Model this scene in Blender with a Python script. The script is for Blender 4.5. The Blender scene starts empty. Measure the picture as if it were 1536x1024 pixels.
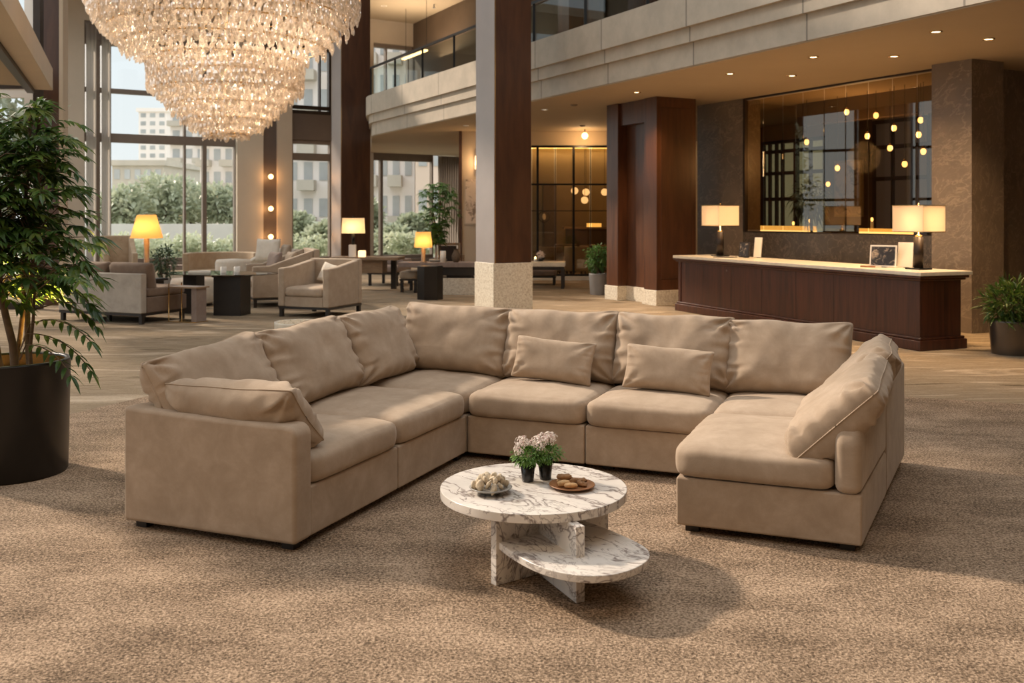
import bpy, math, random
from math import sin, cos, pi, radians as R, sqrt, atan2, exp
from mathutils import Vector, Matrix, noise
SC = bpy.context.scene
COL = SC.collection
rnd = random.Random(7)
FPX = 1450.0; CX = 768.0; HY = 325.0; CH = 1.7        # focal length, principal column, horizon row, camera height

# ------------------------------------------------------------------ plan helpers
def FP(x, y, z=0.0):
    "point at height z seen at pixel x,y"
    D = (CH - z) * FPX / (y - HY)
    return Vector(((x - CX) * D / FPX, D, z))
def PX(x, D): return (x - CX) * D / FPX
def PZ(y, D): return CH - (y - HY) * D / FPX
def hit(px, p, d):
    "where the sight line of column px meets the plan line p + s d"
    t = (px - CX) / FPX
    s = (t * p[1] - p[0]) / (d[0] - t * d[1])
    return Vector((p[0] + s * d[0], p[1] + s * d[1]))

# ------------------------------------------------------------------ materials
MAT = {}
def new_mat(name):
    m = bpy.data.materials.new(name); m.use_nodes = True
    nt = m.node_tree; b = nt.nodes['Principled BSDF']
    MAT[name] = m
    return m, nt, b
def N(nt, kind, **kw):
    n = nt.nodes.new(kind)
    for k, v in kw.items():
        if k in n.inputs.keys() if hasattr(n.inputs, 'keys') else False: n.inputs[k].default_value = v
        else: setattr(n, k, v)
    return n
def L(nt, a, b): nt.links.new(a, b)
def coords(nt, scale=(1, 1, 1), rot=(0, 0, 0)):
    tc = N(nt, 'ShaderNodeTexCoord'); mp = N(nt, 'ShaderNodeMapping')
    mp.inputs['Scale'].default_value = scale; mp.inputs['Rotation'].default_value = rot
    L(nt, tc.outputs['Object'], mp.inputs['Vector'])
    return mp.outputs['Vector']
def ramp(nt, fac, stops):
    r = N(nt, 'ShaderNodeValToRGB')
    e = r.color_ramp.elements
    while len(e) < len(stops): e.new(0.5)
    for i, (p, c) in enumerate(stops):
        e[i].position = p; e[i].color = (c[0], c[1], c[2], 1)
    L(nt, fac, r.inputs['Fac'])
    return r.outputs['Color']
def noise_tex(nt, vec, scale, detail=4, rough=0.5, dist=0.0):
    n = N(nt, 'ShaderNodeTexNoise')
    n.inputs['Scale'].default_value = scale; n.inputs['Detail'].default_value = detail
    n.inputs['Roughness'].default_value = rough; n.inputs['Distortion'].default_value = dist
    L(nt, vec, n.inputs['Vector'])
    return n.outputs['Fac']
def bump(nt, b, h, strength=0.2, dist=0.01):
    bp = N(nt, 'ShaderNodeBump')
    bp.inputs['Strength'].default_value = strength; bp.inputs['Distance'].default_value = dist
    L(nt, h, bp.inputs['Height']); L(nt, bp.outputs['Normal'], b.inputs['Normal'])
def plain(name, col, rough=0.5, metal=0.0, var=0.12, scale=6.0, bmp=0.0, spec=0.5):
    m, nt, b = new_mat(name)
    v = coords(nt)
    f = noise_tex(nt, v, scale, 5, 0.6)
    lo = [max(0, c * (1 - var)) for c in col]; hi = [min(1, c * (1 + var)) for c in col]
    L(nt, ramp(nt, f, [(0.3, lo), (0.7, hi)]), b.inputs['Base Color'])
    b.inputs['Roughness'].default_value = rough; b.inputs['Metallic'].default_value = metal
    b.inputs['Specular IOR Level'].default_value = spec
    if bmp: bump(nt, b, noise_tex(nt, v, scale * 12, 3), bmp, 0.004)
    return m
def emis(name, col, strength, base=None):
    m, nt, b = new_mat(name)
    b.inputs['Base Color'].default_value = (*(base or col), 1)
    b.inputs['Emission Color'].default_value = (*col, 1)
    b.inputs['Emission Strength'].default_value = strength
    return m

# upholstery of the big sofa: brushed suede
def suede(name, c1, c2, c3, fine=260):
    m, nt, b = new_mat(name)
    v = coords(nt)
    n1 = noise_tex(nt, v, 5.5, 7, 0.68, 0.3)
    n2 = noise_tex(nt, v, fine, 2, 0.6)
    mx = N(nt, 'ShaderNodeMath', operation='MULTIPLY_ADD'); mx.inputs[1].default_value = 0.16; 
    L(nt, n2, mx.inputs[0]); L(nt, n1, mx.inputs[2])
    sb = N(nt, 'ShaderNodeMath', operation='SUBTRACT'); sb.inputs[1].default_value = 0.08
    L(nt, mx.outputs[0], sb.inputs[0])
    L(nt, ramp(nt, sb.outputs[0], [(0.30, c1), (0.5, c2), (0.70, c3)]), b.inputs['Base Color'])
    b.inputs['Roughness'].default_value = 0.92
    b.inputs['Specular IOR Level'].default_value = 0.15
    b.inputs['Sheen Weight'].default_value = 0.25; b.inputs['Sheen Roughness'].default_value = 0.5
    b.inputs['Sheen Tint'].default_value = (1, .88, .74, 1)
    bump(nt, b, n2, 0.25, 0.0012)
    return m
suede('sofa_suede', (.32, .235, .163), (.378, .284, .202), (.445, .34, .25))
suede('lounge_fabric', (.36, .275, .20), (.41, .32, .235), (.46, .365, .275), 120)
suede('lounge_brown', (.16, .11, .08), (.19, .135, .10), (.22, .16, .12), 120)
suede('cream_fabric', (.66, .58, .47), (.72, .64, .53), (.78, .70, .60), 120)
suede('mauve_fabric', (.22, .165, .14), (.26, .20, .17), (.30, .235, .20), 120)
suede('lounge_grey', (.36, .32, .27), (.42, .375, .32), (.47, .42, .36), 120)
suede('lounge_tan', (.42, .30, .19), (.48, .35, .23), (.54, .41, .28), 120)
suede('sheer', (.55, .48, .38), (.62, .55, .45), (.70, .62, .52), 60)

# carpets
def carpet(name, cols, sx, sy, rot, fine, dist=0.3, bstr=0.6, g=0.8, low=1.0):
    m, nt, b = new_mat(name)
    v = coords(nt, (sx, sy, 1), (0, 0, rot))
    n1 = noise_tex(nt, v, 1.0, 5, 0.6, dist)
    v2 = coords(nt)
    n2 = noise_tex(nt, v2, fine, 3, 0.75)
    v3 = coords(nt, (1, 2.4, 1), (0, 0, rot))
    n3 = noise_tex(nt, v3, 26, 3, 0.6)
    a = N(nt, 'ShaderNodeMath', operation='MULTIPLY_ADD'); a.inputs[1].default_value = g
    n1b = N(nt, 'ShaderNodeMath', operation='MULTIPLY_ADD'); n1b.inputs[1].default_value = low; n1b.inputs[2].default_value = .5 - low / 2; L(nt, n1, n1b.inputs[0])
    L(nt, n2, a.inputs[0]); L(nt, n1b.outputs[0], a.inputs[2])
    a2 = N(nt, 'ShaderNodeMath', operation='MULTIPLY_ADD'); a2.inputs[1].default_value = 0.16
    L(nt, n3, a2.inputs[0]); L(nt, a.outputs[0], a2.inputs[2])
    s = N(nt, 'ShaderNodeMath', operation='SUBTRACT'); s.inputs[1].default_value = 0.08 + g / 2
    L(nt, a2.outputs[0], s.inputs[0])
    L(nt, ramp(nt, s.outputs[0], cols), b.inputs['Base Color'])
    b.inputs['Roughness'].default_value = 0.95; b.inputs['Specular IOR Level'].default_value = 0.1
    bump(nt, b, n2, bstr, 0.012)
    return m
carpet('rug_carpet', [(0.20, (.085, .058, .038)), (0.48, (.27, .190, .125)), (0.78, (.56, .41, .285))], 1.6, 3.0, R(12), 82, 0.2, bstr=1.0, g=1.9, low=.65)
carpet('floor_carpet', [(0.32, (.125, .088, .052)), (0.42, (.36, .28, .19)), (0.51, (.22, .163, .103)), (0.66, (.50, .40, .29))], 0.7, 3.4, R(14), 110, 0.8, bstr=0.5, g=0.45)

# woods
def wood(name, c1, c2, scale=(14, 14, 0.7), rough=0.35, coat=0.2):
    m, nt, b = new_mat(name)
    v = coords(nt, scale)
    n1 = noise_tex(nt, v, 1.6, 6, 0.6, 0.6)
    v2 = coords(nt, (scale[0] * 6, scale[1] * 6, scale[2] * 2))
    n2 = noise_tex(nt, v2, 2.0, 3, 0.5)
    a = N(nt, 'ShaderNodeMath', operation='MULTIPLY_ADD'); a.inputs[1].default_value = 0.25
    L(nt, n2, a.inputs[0]); L(nt, n1, a.inputs[2])
    L(nt, ramp(nt, a.outputs[0], [(0.42, c1), (0.82, c2)]), b.inputs['Base Color'])
    b.inputs['Roughness'].default_value = rough
    b.inputs['Coat Weight'].default_value = coat; b.inputs['Coat Roughness'].default_value = 0.25
    return m
wood('column_wood', (.045, .017, .008), (.090, .035, .015), (3, 3, 0.5), 0.36, 0.15)
wood('red_wood', (.05, .018, .008), (.115, .042, .017), (5, 5, 0.5), 0.33, 0.25)
wood('desk_wood', (.034, .009, .004), (.095, .027, .011), (9, 9, 0.6), 0.42, 0.08)
wood('walnut_top', (.22, .14, .08), (.36, .24, .14), (2, 9, 9), 0.35, 0.2)
plain('column_metal', (.42, .37, .345), 0.38, 0.35, 0.05, 2)
plain('brown_metal', (.15, .115, .095), 0.4, 0.3, 0.06, 2)
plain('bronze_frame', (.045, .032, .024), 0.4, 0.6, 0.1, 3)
plain('taupe_frame', (.20, .155, .12), 0.5, 0.2, 0.08, 3)
plain('black_metal', (.012, .011, .010), 0.35, 0.5, 0.2, 3)
plain('black_wood', (.020, .015, .012), 0.4, 0.0, 0.2, 3)
plain('steel', (.55, .50, .44), 0.3, 0.9, 0.08, 3)
plain('brass', (.70, .45, .18), 0.25, 0.95, 0.08, 6)
plain('planter_black', (.018, .015, .013), 0.33, 0.3, 0.25, 1.5)
plain('grey_pot', (.30, .28, .26), 0.5, 0.1, 0.08, 3)
plain('metal_pot', (.14, .12, .10), 0.3, 0.8, 0.1, 3)
plain('soil', (.05, .032, .02), 0.95, 0, 0.4, 30, 0.5)
plain('plaster', (.56, .47, .36), 0.85, 0, 0.04, 1.5)
plain('beige_wall', (.50, .41, .31), 0.8, 0, 0.05, 1.2)
plain('ceiling_paint', (.43, .335, .225), 0.85, 0, 0.03, 1)
plain('warm_wall', (.40, .31, .20), 0.7, 0, 0.08, 1)
plain('dark_wall', (.10, .065, .04), 0.6, 0, 0.15, 1)
plain('white_paint', (.78, .74, .68), 0.6, 0, 0.03, 2)
plain('cream_stone', (.74, .66, .53), 0.3, 0, 0.1, 8)
plain('paper', (.80, .74, .64), 0.8, 0, 0.04, 4)
plain('ceramic_black', (.016, .015, .015), 0.22, 0, 0.1, 4)
plain('ceramic_grey', (.30, .28, .25), 0.35, 0, 0.12, 12)
plain('wood_plate', (.30, .13, .05), 0.4, 0, 0.25, 14)
plain('shell', (.66, .54, .38), 0.7, 0, 0.35, 70, 0.7)
plain('biscuit', (.60, .36, .16), 0.7, 0, 0.3, 45, 0.5)
plain('biscuit_dark', (.30, .15, .06), 0.7, 0, 0.35, 40, 0.5)
plain('wax', (.85, .80, .72), 0.5, 0, 0.02, 2)
plain('bark', (.13, .085, .05), 0.8, 0, 0.3, 20, 0.3)
plain('concrete', (.52, .47, .40), 0.8, 0, 0.08, 0.6)
plain('facade_pale_hazed', (.84, .775, .735), 0.85, 0, 0.04, 0.3)  # pale walls, lightened further with outdoor haze put into the colour
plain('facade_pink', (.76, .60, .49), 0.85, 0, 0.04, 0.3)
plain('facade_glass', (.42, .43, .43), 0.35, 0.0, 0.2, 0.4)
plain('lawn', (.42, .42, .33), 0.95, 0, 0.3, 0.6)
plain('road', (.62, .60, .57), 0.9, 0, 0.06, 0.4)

def leafmat(name, c1, c2, c3, trans=0.35, sc=9):
    m, nt, b = new_mat(name)
    v = coords(nt)
    f = noise_tex(nt, v, sc, 3, 0.6)
    col = ramp(nt, f, [(0.32, c1), (0.5, c2), (0.68, c3)])
    L(nt, col, b.inputs['Base Color']); b.inputs['Roughness'].default_value = 0.38
    tr = N(nt, 'ShaderNodeBsdfTranslucent'); L(nt, col, tr.inputs['Color'])
    mx = N(nt, 'ShaderNodeMixShader'); mx.inputs[0].default_value = trans
    out = nt.nodes['Material Output']
    L(nt, b.outputs[0], mx.inputs[1]); L(nt, tr.outputs[0], mx.inputs[2]); L(nt, mx.outputs[0], out.inputs['Surface'])
    return m
leafmat('leaf_dark', (.022, .055, .010), (.055, .115, .020), (.16, .20, .035))
leafmat('leaf_mid', (.05, .12, .03), (.10, .20, .05), (.17, .28, .08))
leafmat('leaf_dusty', (.05, .09, .045), (.10, .15, .08), (.17, .22, .12))
leafmat('tree_leaf_hazed', (.36, .40, .28), (.48, .52, .38), (.64, .66, .53), 0.3, 1.2)  # outdoor greens paled, the haze is put into the leaf colour
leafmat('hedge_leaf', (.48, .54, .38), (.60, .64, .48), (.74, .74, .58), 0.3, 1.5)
leafmat('posy_leaf', (.06, .14, .02), (.12, .24, .04), (.22, .34, .08), 0.4, 60)
leafmat('petal', (.66, .44, .44), (.88, .80, .74), (.93, .89, .82), 0.4, 90)

def translucent(name, col, fac=0.6, e=0.0, ecol=(1, .8, .5)):
    m, nt, b = new_mat(name)
    b.inputs['Base Color'].default_value = (*col, 1); b.inputs['Roughness'].default_value = 0.8
    if e:
        b.inputs['Emission Color'].default_value = (*ecol, 1); b.inputs['Emission Strength'].default_value = e
    tr = N(nt, 'ShaderNodeBsdfTranslucent'); tr.inputs['Color'].default_value = (*col, 1)
    mx = N(nt, 'ShaderNodeMixShader'); mx.inputs[0].default_value = fac
    L(nt, b.outputs[0], mx.inputs[1]); L(nt, tr.outputs[0], mx.inputs[2])
    L(nt, mx.outputs[0], nt.nodes['Material Output'].inputs['Surface'])
    return m
translucent('shade_amber', (.95, .60, .24), 0.5, 0.22, (1, .50, .12))
translucent('shade_cream', (.92, .80, .60), 0.5, 0.08, (1, .66, .28))
translucent('shade_linen', (.86, .76, .62), 0.5, 0.05, (1, .68, .36))

def glass(name, tint, gloss=0.08, rough=0.0, fres=True):
    m, nt, b = new_mat(name)
    nt.nodes.remove(b)
    tr = N(nt, 'ShaderNodeBsdfTransparent'); tr.inputs['Color'].default_value = (*tint, 1)
    gl = N(nt, 'ShaderNodeBsdfGlossy'); gl.inputs['Roughness'].default_value = rough
    lw = N(nt, 'ShaderNodeFresnel'); lw.inputs['IOR'].default_value = 1.45
    a = N(nt, 'ShaderNodeMath', operation='MAXIMUM'); a.inputs[1].default_value = gloss
    L(nt, lw.outputs[0], a.inputs[0])
    mx = N(nt, 'ShaderNodeMixShader'); mx.inputs[0].default_value = gloss
    if fres: L(nt, a.outputs[0], mx.inputs[0])
    L(nt, tr.outputs[0], mx.inputs[1]); L(nt, gl.outputs[0], mx.inputs[2])
    L(nt, mx.outputs[0], nt.nodes['Material Output'].inputs['Surface'])
    return m
glass('window_glass', (.98, .98, .97), 0.02, fres=False)
glass('rail_glass', (.86, .91, .89), 0.06, fres=False)
glass('bronze_glass', (.80, .70, .54), 0.10, fres=False)
glass('partition_glass', (.80, .72, .58), 0.05, fres=False)
glass('table_glass', (.60, .72, .70), 0.25)

def crystal():
    m, nt, b = new_mat('crystal'); nt.nodes.remove(b)
    tr = N(nt, 'ShaderNodeBsdfTransparent'); tr.inputs['Color'].default_value = (1, .96, .90, 1)
    gl = N(nt, 'ShaderNodeBsdfGlossy'); gl.inputs['Roughness'].default_value = 0.08; gl.inputs['Color'].default_value = (1, .96, .92, 1)
    tl = N(nt, 'ShaderNodeBsdfTranslucent'); tl.inputs['Color'].default_value = (.93, .84, .74, 1)
    m1 = N(nt, 'ShaderNodeMixShader'); m1.inputs[0].default_value = 0.42
    L(nt, gl.outputs[0], m1.inputs[1]); L(nt, tl.outputs[0], m1.inputs[2])
    m2 = N(nt, 'ShaderNodeMixShader'); m2.inputs[0].default_value = 0.62
    L(nt, tr.outputs[0], m2.inputs[1]); L(nt, m1.outputs[0], m2.inputs[2])
    L(nt, m2.outputs[0], nt.nodes['Material Output'].inputs['Surface'])
crystal()
translucent('sheer_net', (.62,.56,.50), 0.7)
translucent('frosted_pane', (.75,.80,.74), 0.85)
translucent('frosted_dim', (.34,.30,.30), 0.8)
emis('bulb_warm', (1, .68, .30), 9)
emis('bulb_crystal', (1, .80, .52), 9)
emis('bulb_soft', (1, .58, .22), 5)
emis('globe_glow', (1, .66, .36), 1.6)
emis('downlight_lens', (1, .80, .48), 7)
emis('dim_lens', (1, .90, .70), 1.2)
emis('cove_strip', (1, .66, .24), 5)
emis('amber_panel', (1, .58, .16), 1.3)
emis('flame', (1, .6, .25), 4)

# marble with dark diagonal veins
def marble(name, base, vein, scale=3.0, rot=0.6, rough=0.25):
    m, nt, b = new_mat(name)
    v = coords(nt, (1, 1, 1), (0.3, 0.2, rot))
    w = N(nt, 'ShaderNodeTexNoise'); w.inputs['Scale'].default_value = scale * 1.2; w.inputs['Detail'].default_value = 5
    L(nt, v, w.inputs['Vector'])
    mp = N(nt, 'ShaderNodeVectorMath', operation='SCALE'); mp.inputs['Scale'].default_value = 0.32
    L(nt, w.outputs['Color'], mp.inputs[0])
    ad = N(nt, 'ShaderNodeVectorMath', operation='ADD'); L(nt, v, ad.inputs[0]); L(nt, mp.outputs[0], ad.inputs[1])
    sc = N(nt, 'ShaderNodeVectorMath', operation='MULTIPLY'); sc.inputs[1].default_value = (0.9, 3.4, 2.0)
    L(nt, ad.outputs[0], sc.inputs[0])
    def veins(s, lo, hi):
        n = noise_tex(nt, sc.outputs[0], s, 4, 0.62, 0.5)
        d = N(nt, 'ShaderNodeMath', operation='SUBTRACT'); d.inputs[1].default_value = 0.5; L(nt, n, d.inputs[0])
        a = N(nt, 'ShaderNodeMath', operation='ABSOLUTE'); L(nt, d.outputs[0], a.inputs[0])
        r = N(nt, 'ShaderNodeMapRange'); r.inputs['From Min'].default_value = lo; r.inputs['From Max'].default_value = hi
        r.inputs['To Min'].default_value = 1; r.inputs['To Max'].default_value = 0
        L(nt, a.outputs[0], r.inputs['Value']); return r.outputs[0]
    v1 = veins(scale, 0.0, 0.022); v2 = veins(scale * 2.7, 0.0, 0.03)
    cloud = noise_tex(nt, v, scale * 1.5, 4, 0.6)
    c0 = ramp(nt, cloud, [(0.35, [c * 0.80 for c in base]), (0.65, base)])
    # veins fade in and out
    msk = noise_tex(nt, v, scale * 0.9, 2, 0.5)
    mm = N(nt, 'ShaderNodeMapRange'); mm.inputs['From Min'].default_value = 0.42; mm.inputs['From Max'].default_value = 0.6
    L(nt, msk, mm.inputs['Value'])
    p = N(nt, 'ShaderNodeMath', operation='MULTIPLY'); L(nt, v1, p.inputs[0]); p.inputs[1].default_value = 0.85
    q0 = N(nt, 'ShaderNodeMath', operation='MULTIPLY'); L(nt, v2, q0.inputs[0]); L(nt, mm.outputs[0], q0.inputs[1])
    q = N(nt, 'ShaderNodeMath', operation='MULTIPLY'); L(nt, q0.outputs[0], q.inputs[0]); q.inputs[1].default_value = 0.6
    s = N(nt, 'ShaderNodeMath', operation='MAXIMUM'); L(nt, p.outputs[0], s.inputs[0]); L(nt, q.outputs[0], s.inputs[1])
    mx = N(nt, 'ShaderNodeMix', data_type='RGBA')
    L(nt, s.outputs[0], mx.inputs[0]); L(nt, c0, mx.inputs[6]); mx.inputs[7].default_value = (*vein, 1)
    L(nt, mx.outputs[2], b.inputs['Base Color'])
    b.inputs['Roughness'].default_value = rough
    return m
marble('white_marble', (.76, .70, .63), (.13, .09, .08), 1.7, 0.75, 0.22)
marble('stone_brown', (.20, .152, .112), (.29, .23, .165), 1.3, 0.9, 0.35)
marble('stone_dark', (.085, .070, .058), (.16, .125, .10), 1.8, 0.4, 0.25)

def granite():
    m, nt, b = new_mat('granite')
    v = coords(nt)
    vo = N(nt, 'ShaderNodeTexVoronoi'); vo.inputs['Scale'].default_value = 38; L(nt, v, vo.inputs['Vector'])
    f = noise_tex(nt, v, 24, 5, 0.7)
    a = N(nt, 'ShaderNodeMath', operation='MULTIPLY_ADD'); a.inputs[1].default_value = 0.4
    L(nt, vo.outputs['Distance'], a.inputs[0]); L(nt, f, a.inputs[2])
    L(nt, ramp(nt, a.outputs[0], [(0.42, (.34, .28, .20)), (0.62, (.60, .52, .40)), (0.85, (.72, .66, .54))]), b.inputs['Base Color'])
    b.inputs['Roughness'].default_value = 0.5
granite()

# limestone fascia with vertical joints along one plan direction
def jointed(name, col, d, pitch):
    m, nt, b = new_mat(name)
    tc = N(nt, 'ShaderNodeTexCoord')
    dp = N(nt, 'ShaderNodeVectorMath', operation='DOT_PRODUCT'); dp.inputs[1].default_value = (d[0] / pitch, d[1] / pitch, 0)
    L(nt, tc.outputs['Object'], dp.inputs[0])
    fr = N(nt, 'ShaderNodeMath', operation='FRACT'); L(nt, dp.outputs['Value'], fr.inputs[0])
    lt = N(nt, 'ShaderNodeMath', operation='LESS_THAN'); lt.inputs[1].default_value = 0.012; L(nt, fr.outputs[0], lt.inputs[0])
    f = noise_tex(nt, tc.outputs['Object'], 2.5, 6, 0.65)
    c0 = ramp(nt, f, [(0.35, [c * .88 for c in col]), (0.65, [min(1, c * 1.06) for c in col])])
    mx = N(nt, 'ShaderNodeMix', data_type='RGBA'); L(nt, lt.outputs[0], mx.inputs[0]); L(nt, c0, mx.inputs[6])
    mx.inputs[7].default_value = (*[c * .45 for c in col], 1)
    L(nt, mx.outputs[2], b.inputs['Base Color']); b.inputs['Roughness'].default_value = 0.75

# framed ink picture
def inkpic(name, paper, ink, sc):
    m, nt, b = new_mat(name)
    v = coords(nt)
    f = noise_tex(nt, v, sc, 6, 0.7, 1.0)
    L(nt, ramp(nt, f, [(0.50, paper), (0.60, ink)]), b.inputs['Base Color']); b.inputs['Roughness'].default_value = 0.6
inkpic('ink_picture', (.62, .50, .40), (.22, .16, .12), 3.2)
inkpic('photo_dark', (.02, .02, .025), (.35, .28, .22), 9)

# ------------------------------------------------------------------ mesh builder
class MB:
    def __init__(s): s.v = []; s.f = []; s.sm = []; s.M = None
    def add(s, vs, fs, smooth=False, M=None):
        o = len(s.v); M = M or s.M
        for p in vs:
            p = Vector(p); s.v.append((M @ p) if M else p)
        for f in fs: s.f.append([o + i for i in f]); s.sm.append(smooth)
        return s
    def box(s, x0, x1, y0, y1, z0, z1, M=None):
        v = [(x0, y0, z0), (x1, y0, z0), (x1, y1, z0), (x0, y1, z0), (x0, y0, z1), (x1, y0, z1), (x1, y1, z1), (x0, y1, z1)]
        return s.add(v, [(0, 3, 2, 1), (4, 5, 6, 7), (0, 1, 5, 4), (1, 2, 6, 5), (2, 3, 7, 6), (3, 0, 4, 7)], False, M)
    def prism(s, pts, z0, z1, smooth=False, M=None):
        n = len(pts)
        area = sum(pts[i][0] * pts[(i + 1) % n][1] - pts[(i + 1) % n][0] * pts[i][1] for i in range(n))
        if area < 0: pts = list(reversed(pts))
        v = [(p[0], p[1], z0) for p in pts] + [(p[0], p[1], z1) for p in pts]
        o = len(s.v)
        s.add(v, [tuple(reversed(range(n))), tuple(range(n, 2 * n))], False, M)
        s.f += [[o + i, o + (i + 1) % n, o + n + (i + 1) % n, o + n + i] for i in range(n)]; s.sm += [smooth] * n
        return s
    def slab(s, p, q, t, z0, z1):
        "wall from plan point p to q, thickness t to the left of p->q"
        p = Vector(p[:2]); q = Vector(q[:2]); d = (q - p).normalized(); n = Vector((-d.y, d.x)) * t
        return s.prism([p, q, q + n, p + n], z0, z1)
    def lathe(s, prof, seg=32, M=None, cap=True, smooth=True):
        vs = []; fs = []; k = len(prof)
        for i in range(seg):
            a = 2 * pi * i / seg
            for r, z in prof: vs.append((r * cos(a), r * sin(a), z))
        for i in range(seg):
            j = (i + 1) % seg
            for c in range(k - 1): fs.append((i * k + c, j * k + c, j * k + c + 1, i * k + c + 1))
        if cap:
            if prof[0][0] > 1e-5: fs.append(tuple(reversed([i * k for i in range(seg)])))
            if prof[-1][0] > 1e-5: fs.append(tuple([i * k + k - 1 for i in range(seg)]))
        return s.add(vs, fs, smooth, M)
    def tube(s, pts, rad, seg=8, smooth=True, M=None):
        pts = [Vector(p) for p in pts]; n = len(pts)
        rs = rad if isinstance(rad, (list, tuple)) else [rad] * n
        vs = []; fs = []; up = Vector((0, 0, 1))
        for i, p in enumerate(pts):
            t = (pts[min(i + 1, n - 1)] - pts[max(i - 1, 0)]).normalized()
            a = t.cross(up)
            if a.length < 1e-3: a = t.cross(Vector((1, 0, 0)))
            a.normalize(); b = a.cross(t)
            for k in range(seg):
                w = 2 * pi * k / seg; vs.append(p + a * cos(w) * rs[i] + b * sin(w) * rs[i])
        for i in range(n - 1):
            for k in range(seg):
                l = (k + 1) % seg; fs.append((i * seg + k, i * seg + l, (i + 1) * seg + l, (i + 1) * seg + k))
        fs.append(tuple(range(seg))); fs.append(tuple(reversed([(n - 1) * seg + k for k in range(seg)])))
        return s.add(vs, fs, smooth, M)
    def ball(s, c, r, seg=12, rings=8, sc=(1, 1, 1), smooth=True, M=None):
        vs = [(c[0], c[1], c[2] - r * sc[2])]; fs = []
        for i in range(1, rings):
            th = pi * i / rings
            for k in range(seg):
                a = 2 * pi * k / seg
                vs.append((c[0] + r * sc[0] * sin(th) * cos(a), c[1] + r * sc[1] * sin(th) * sin(a), c[2] - r * sc[2] * cos(th)))
        vs.append((c[0], c[1], c[2] + r * sc[2])); e = len(vs) - 1
        for k in range(seg):
            l = (k + 1) % seg
            fs.append((0, 1 + l, 1 + k))
            for i in range(rings - 2): fs.append((1 + i * seg + k, 1 + i * seg + l, 1 + (i + 1) * seg + l, 1 + (i + 1) * seg + k))
            fs.append((1 + (rings - 2) * seg + k, 1 + (rings - 2) * seg + l, e))
        return s.add(vs, fs, smooth, M)
    def build(s, name, mat, parent=None, bev=0.0, seg=2, loc=None, rotz=0.0):
        me = bpy.data.meshes.new(name); me.from_pydata([tuple(v) for v in s.v], [], s.f); me.update()
        me.polygons.foreach_set('use_smooth', s.sm)
        me.materials.append(MAT[mat] if isinstance(mat, str) else mat)
        o = bpy.data.objects.new(name, me); COL.objects.link(o)
        if parent: o.parent = parent
        if loc is not None: o.location = loc
        o.rotation_euler[2] = rotz
        if bev:
            b = o.modifiers.new('bevel', 'BEVEL'); b.width = bev; b.segments = seg; b.limit_method = 'ANGLE'; b.angle_limit = R(35)
            b.harden_normals = False
            me.polygons.foreach_set('use_smooth', [True] * len(me.polygons))
            w = o.modifiers.new('wn', 'WEIGHTED_NORMAL'); w.keep_sharp = True
        return o
def tag(o, label=None, cat=None, group=None, kind=None):
    if label: o['label'] = label
    if cat: o['category'] = cat
    if group: o['group'] = group
    if kind: o['kind'] = kind
    return o
def thing(name, label, cat, loc=(0, 0, 0), rotz=0.0, group=None):
    o = bpy.data.objects.new(name, None); COL.objects.link(o); o.empty_display_size = 0.1
    o.location = loc; o.rotation_euler[2] = rotz
    return tag(o, label, cat, group)
def struct(o): o['kind'] = 'structure'; return o
def copy_tree(o, parent=None):
    c = o.copy(); COL.objects.link(c)
    if parent is not None: c.parent = parent
    for ch in list(o.children): copy_tree(ch, c)
    return c
def light(name, kind, parent, loc, energy, col, size=0.1, **kw):
    d = bpy.data.lights.new(name, kind); d.energy = energy; d.color = col
    if kind == 'AREA': d.size = size
    elif kind != 'SUN': d.shadow_soft_size = size
    for k, v in kw.items(): setattr(d, k, v)
    o = bpy.data.objects.new(name, d); COL.objects.link(o); o.location = loc
    if parent: o.parent = parent
    return o
WARM = (1.0, .62, .30)

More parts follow.
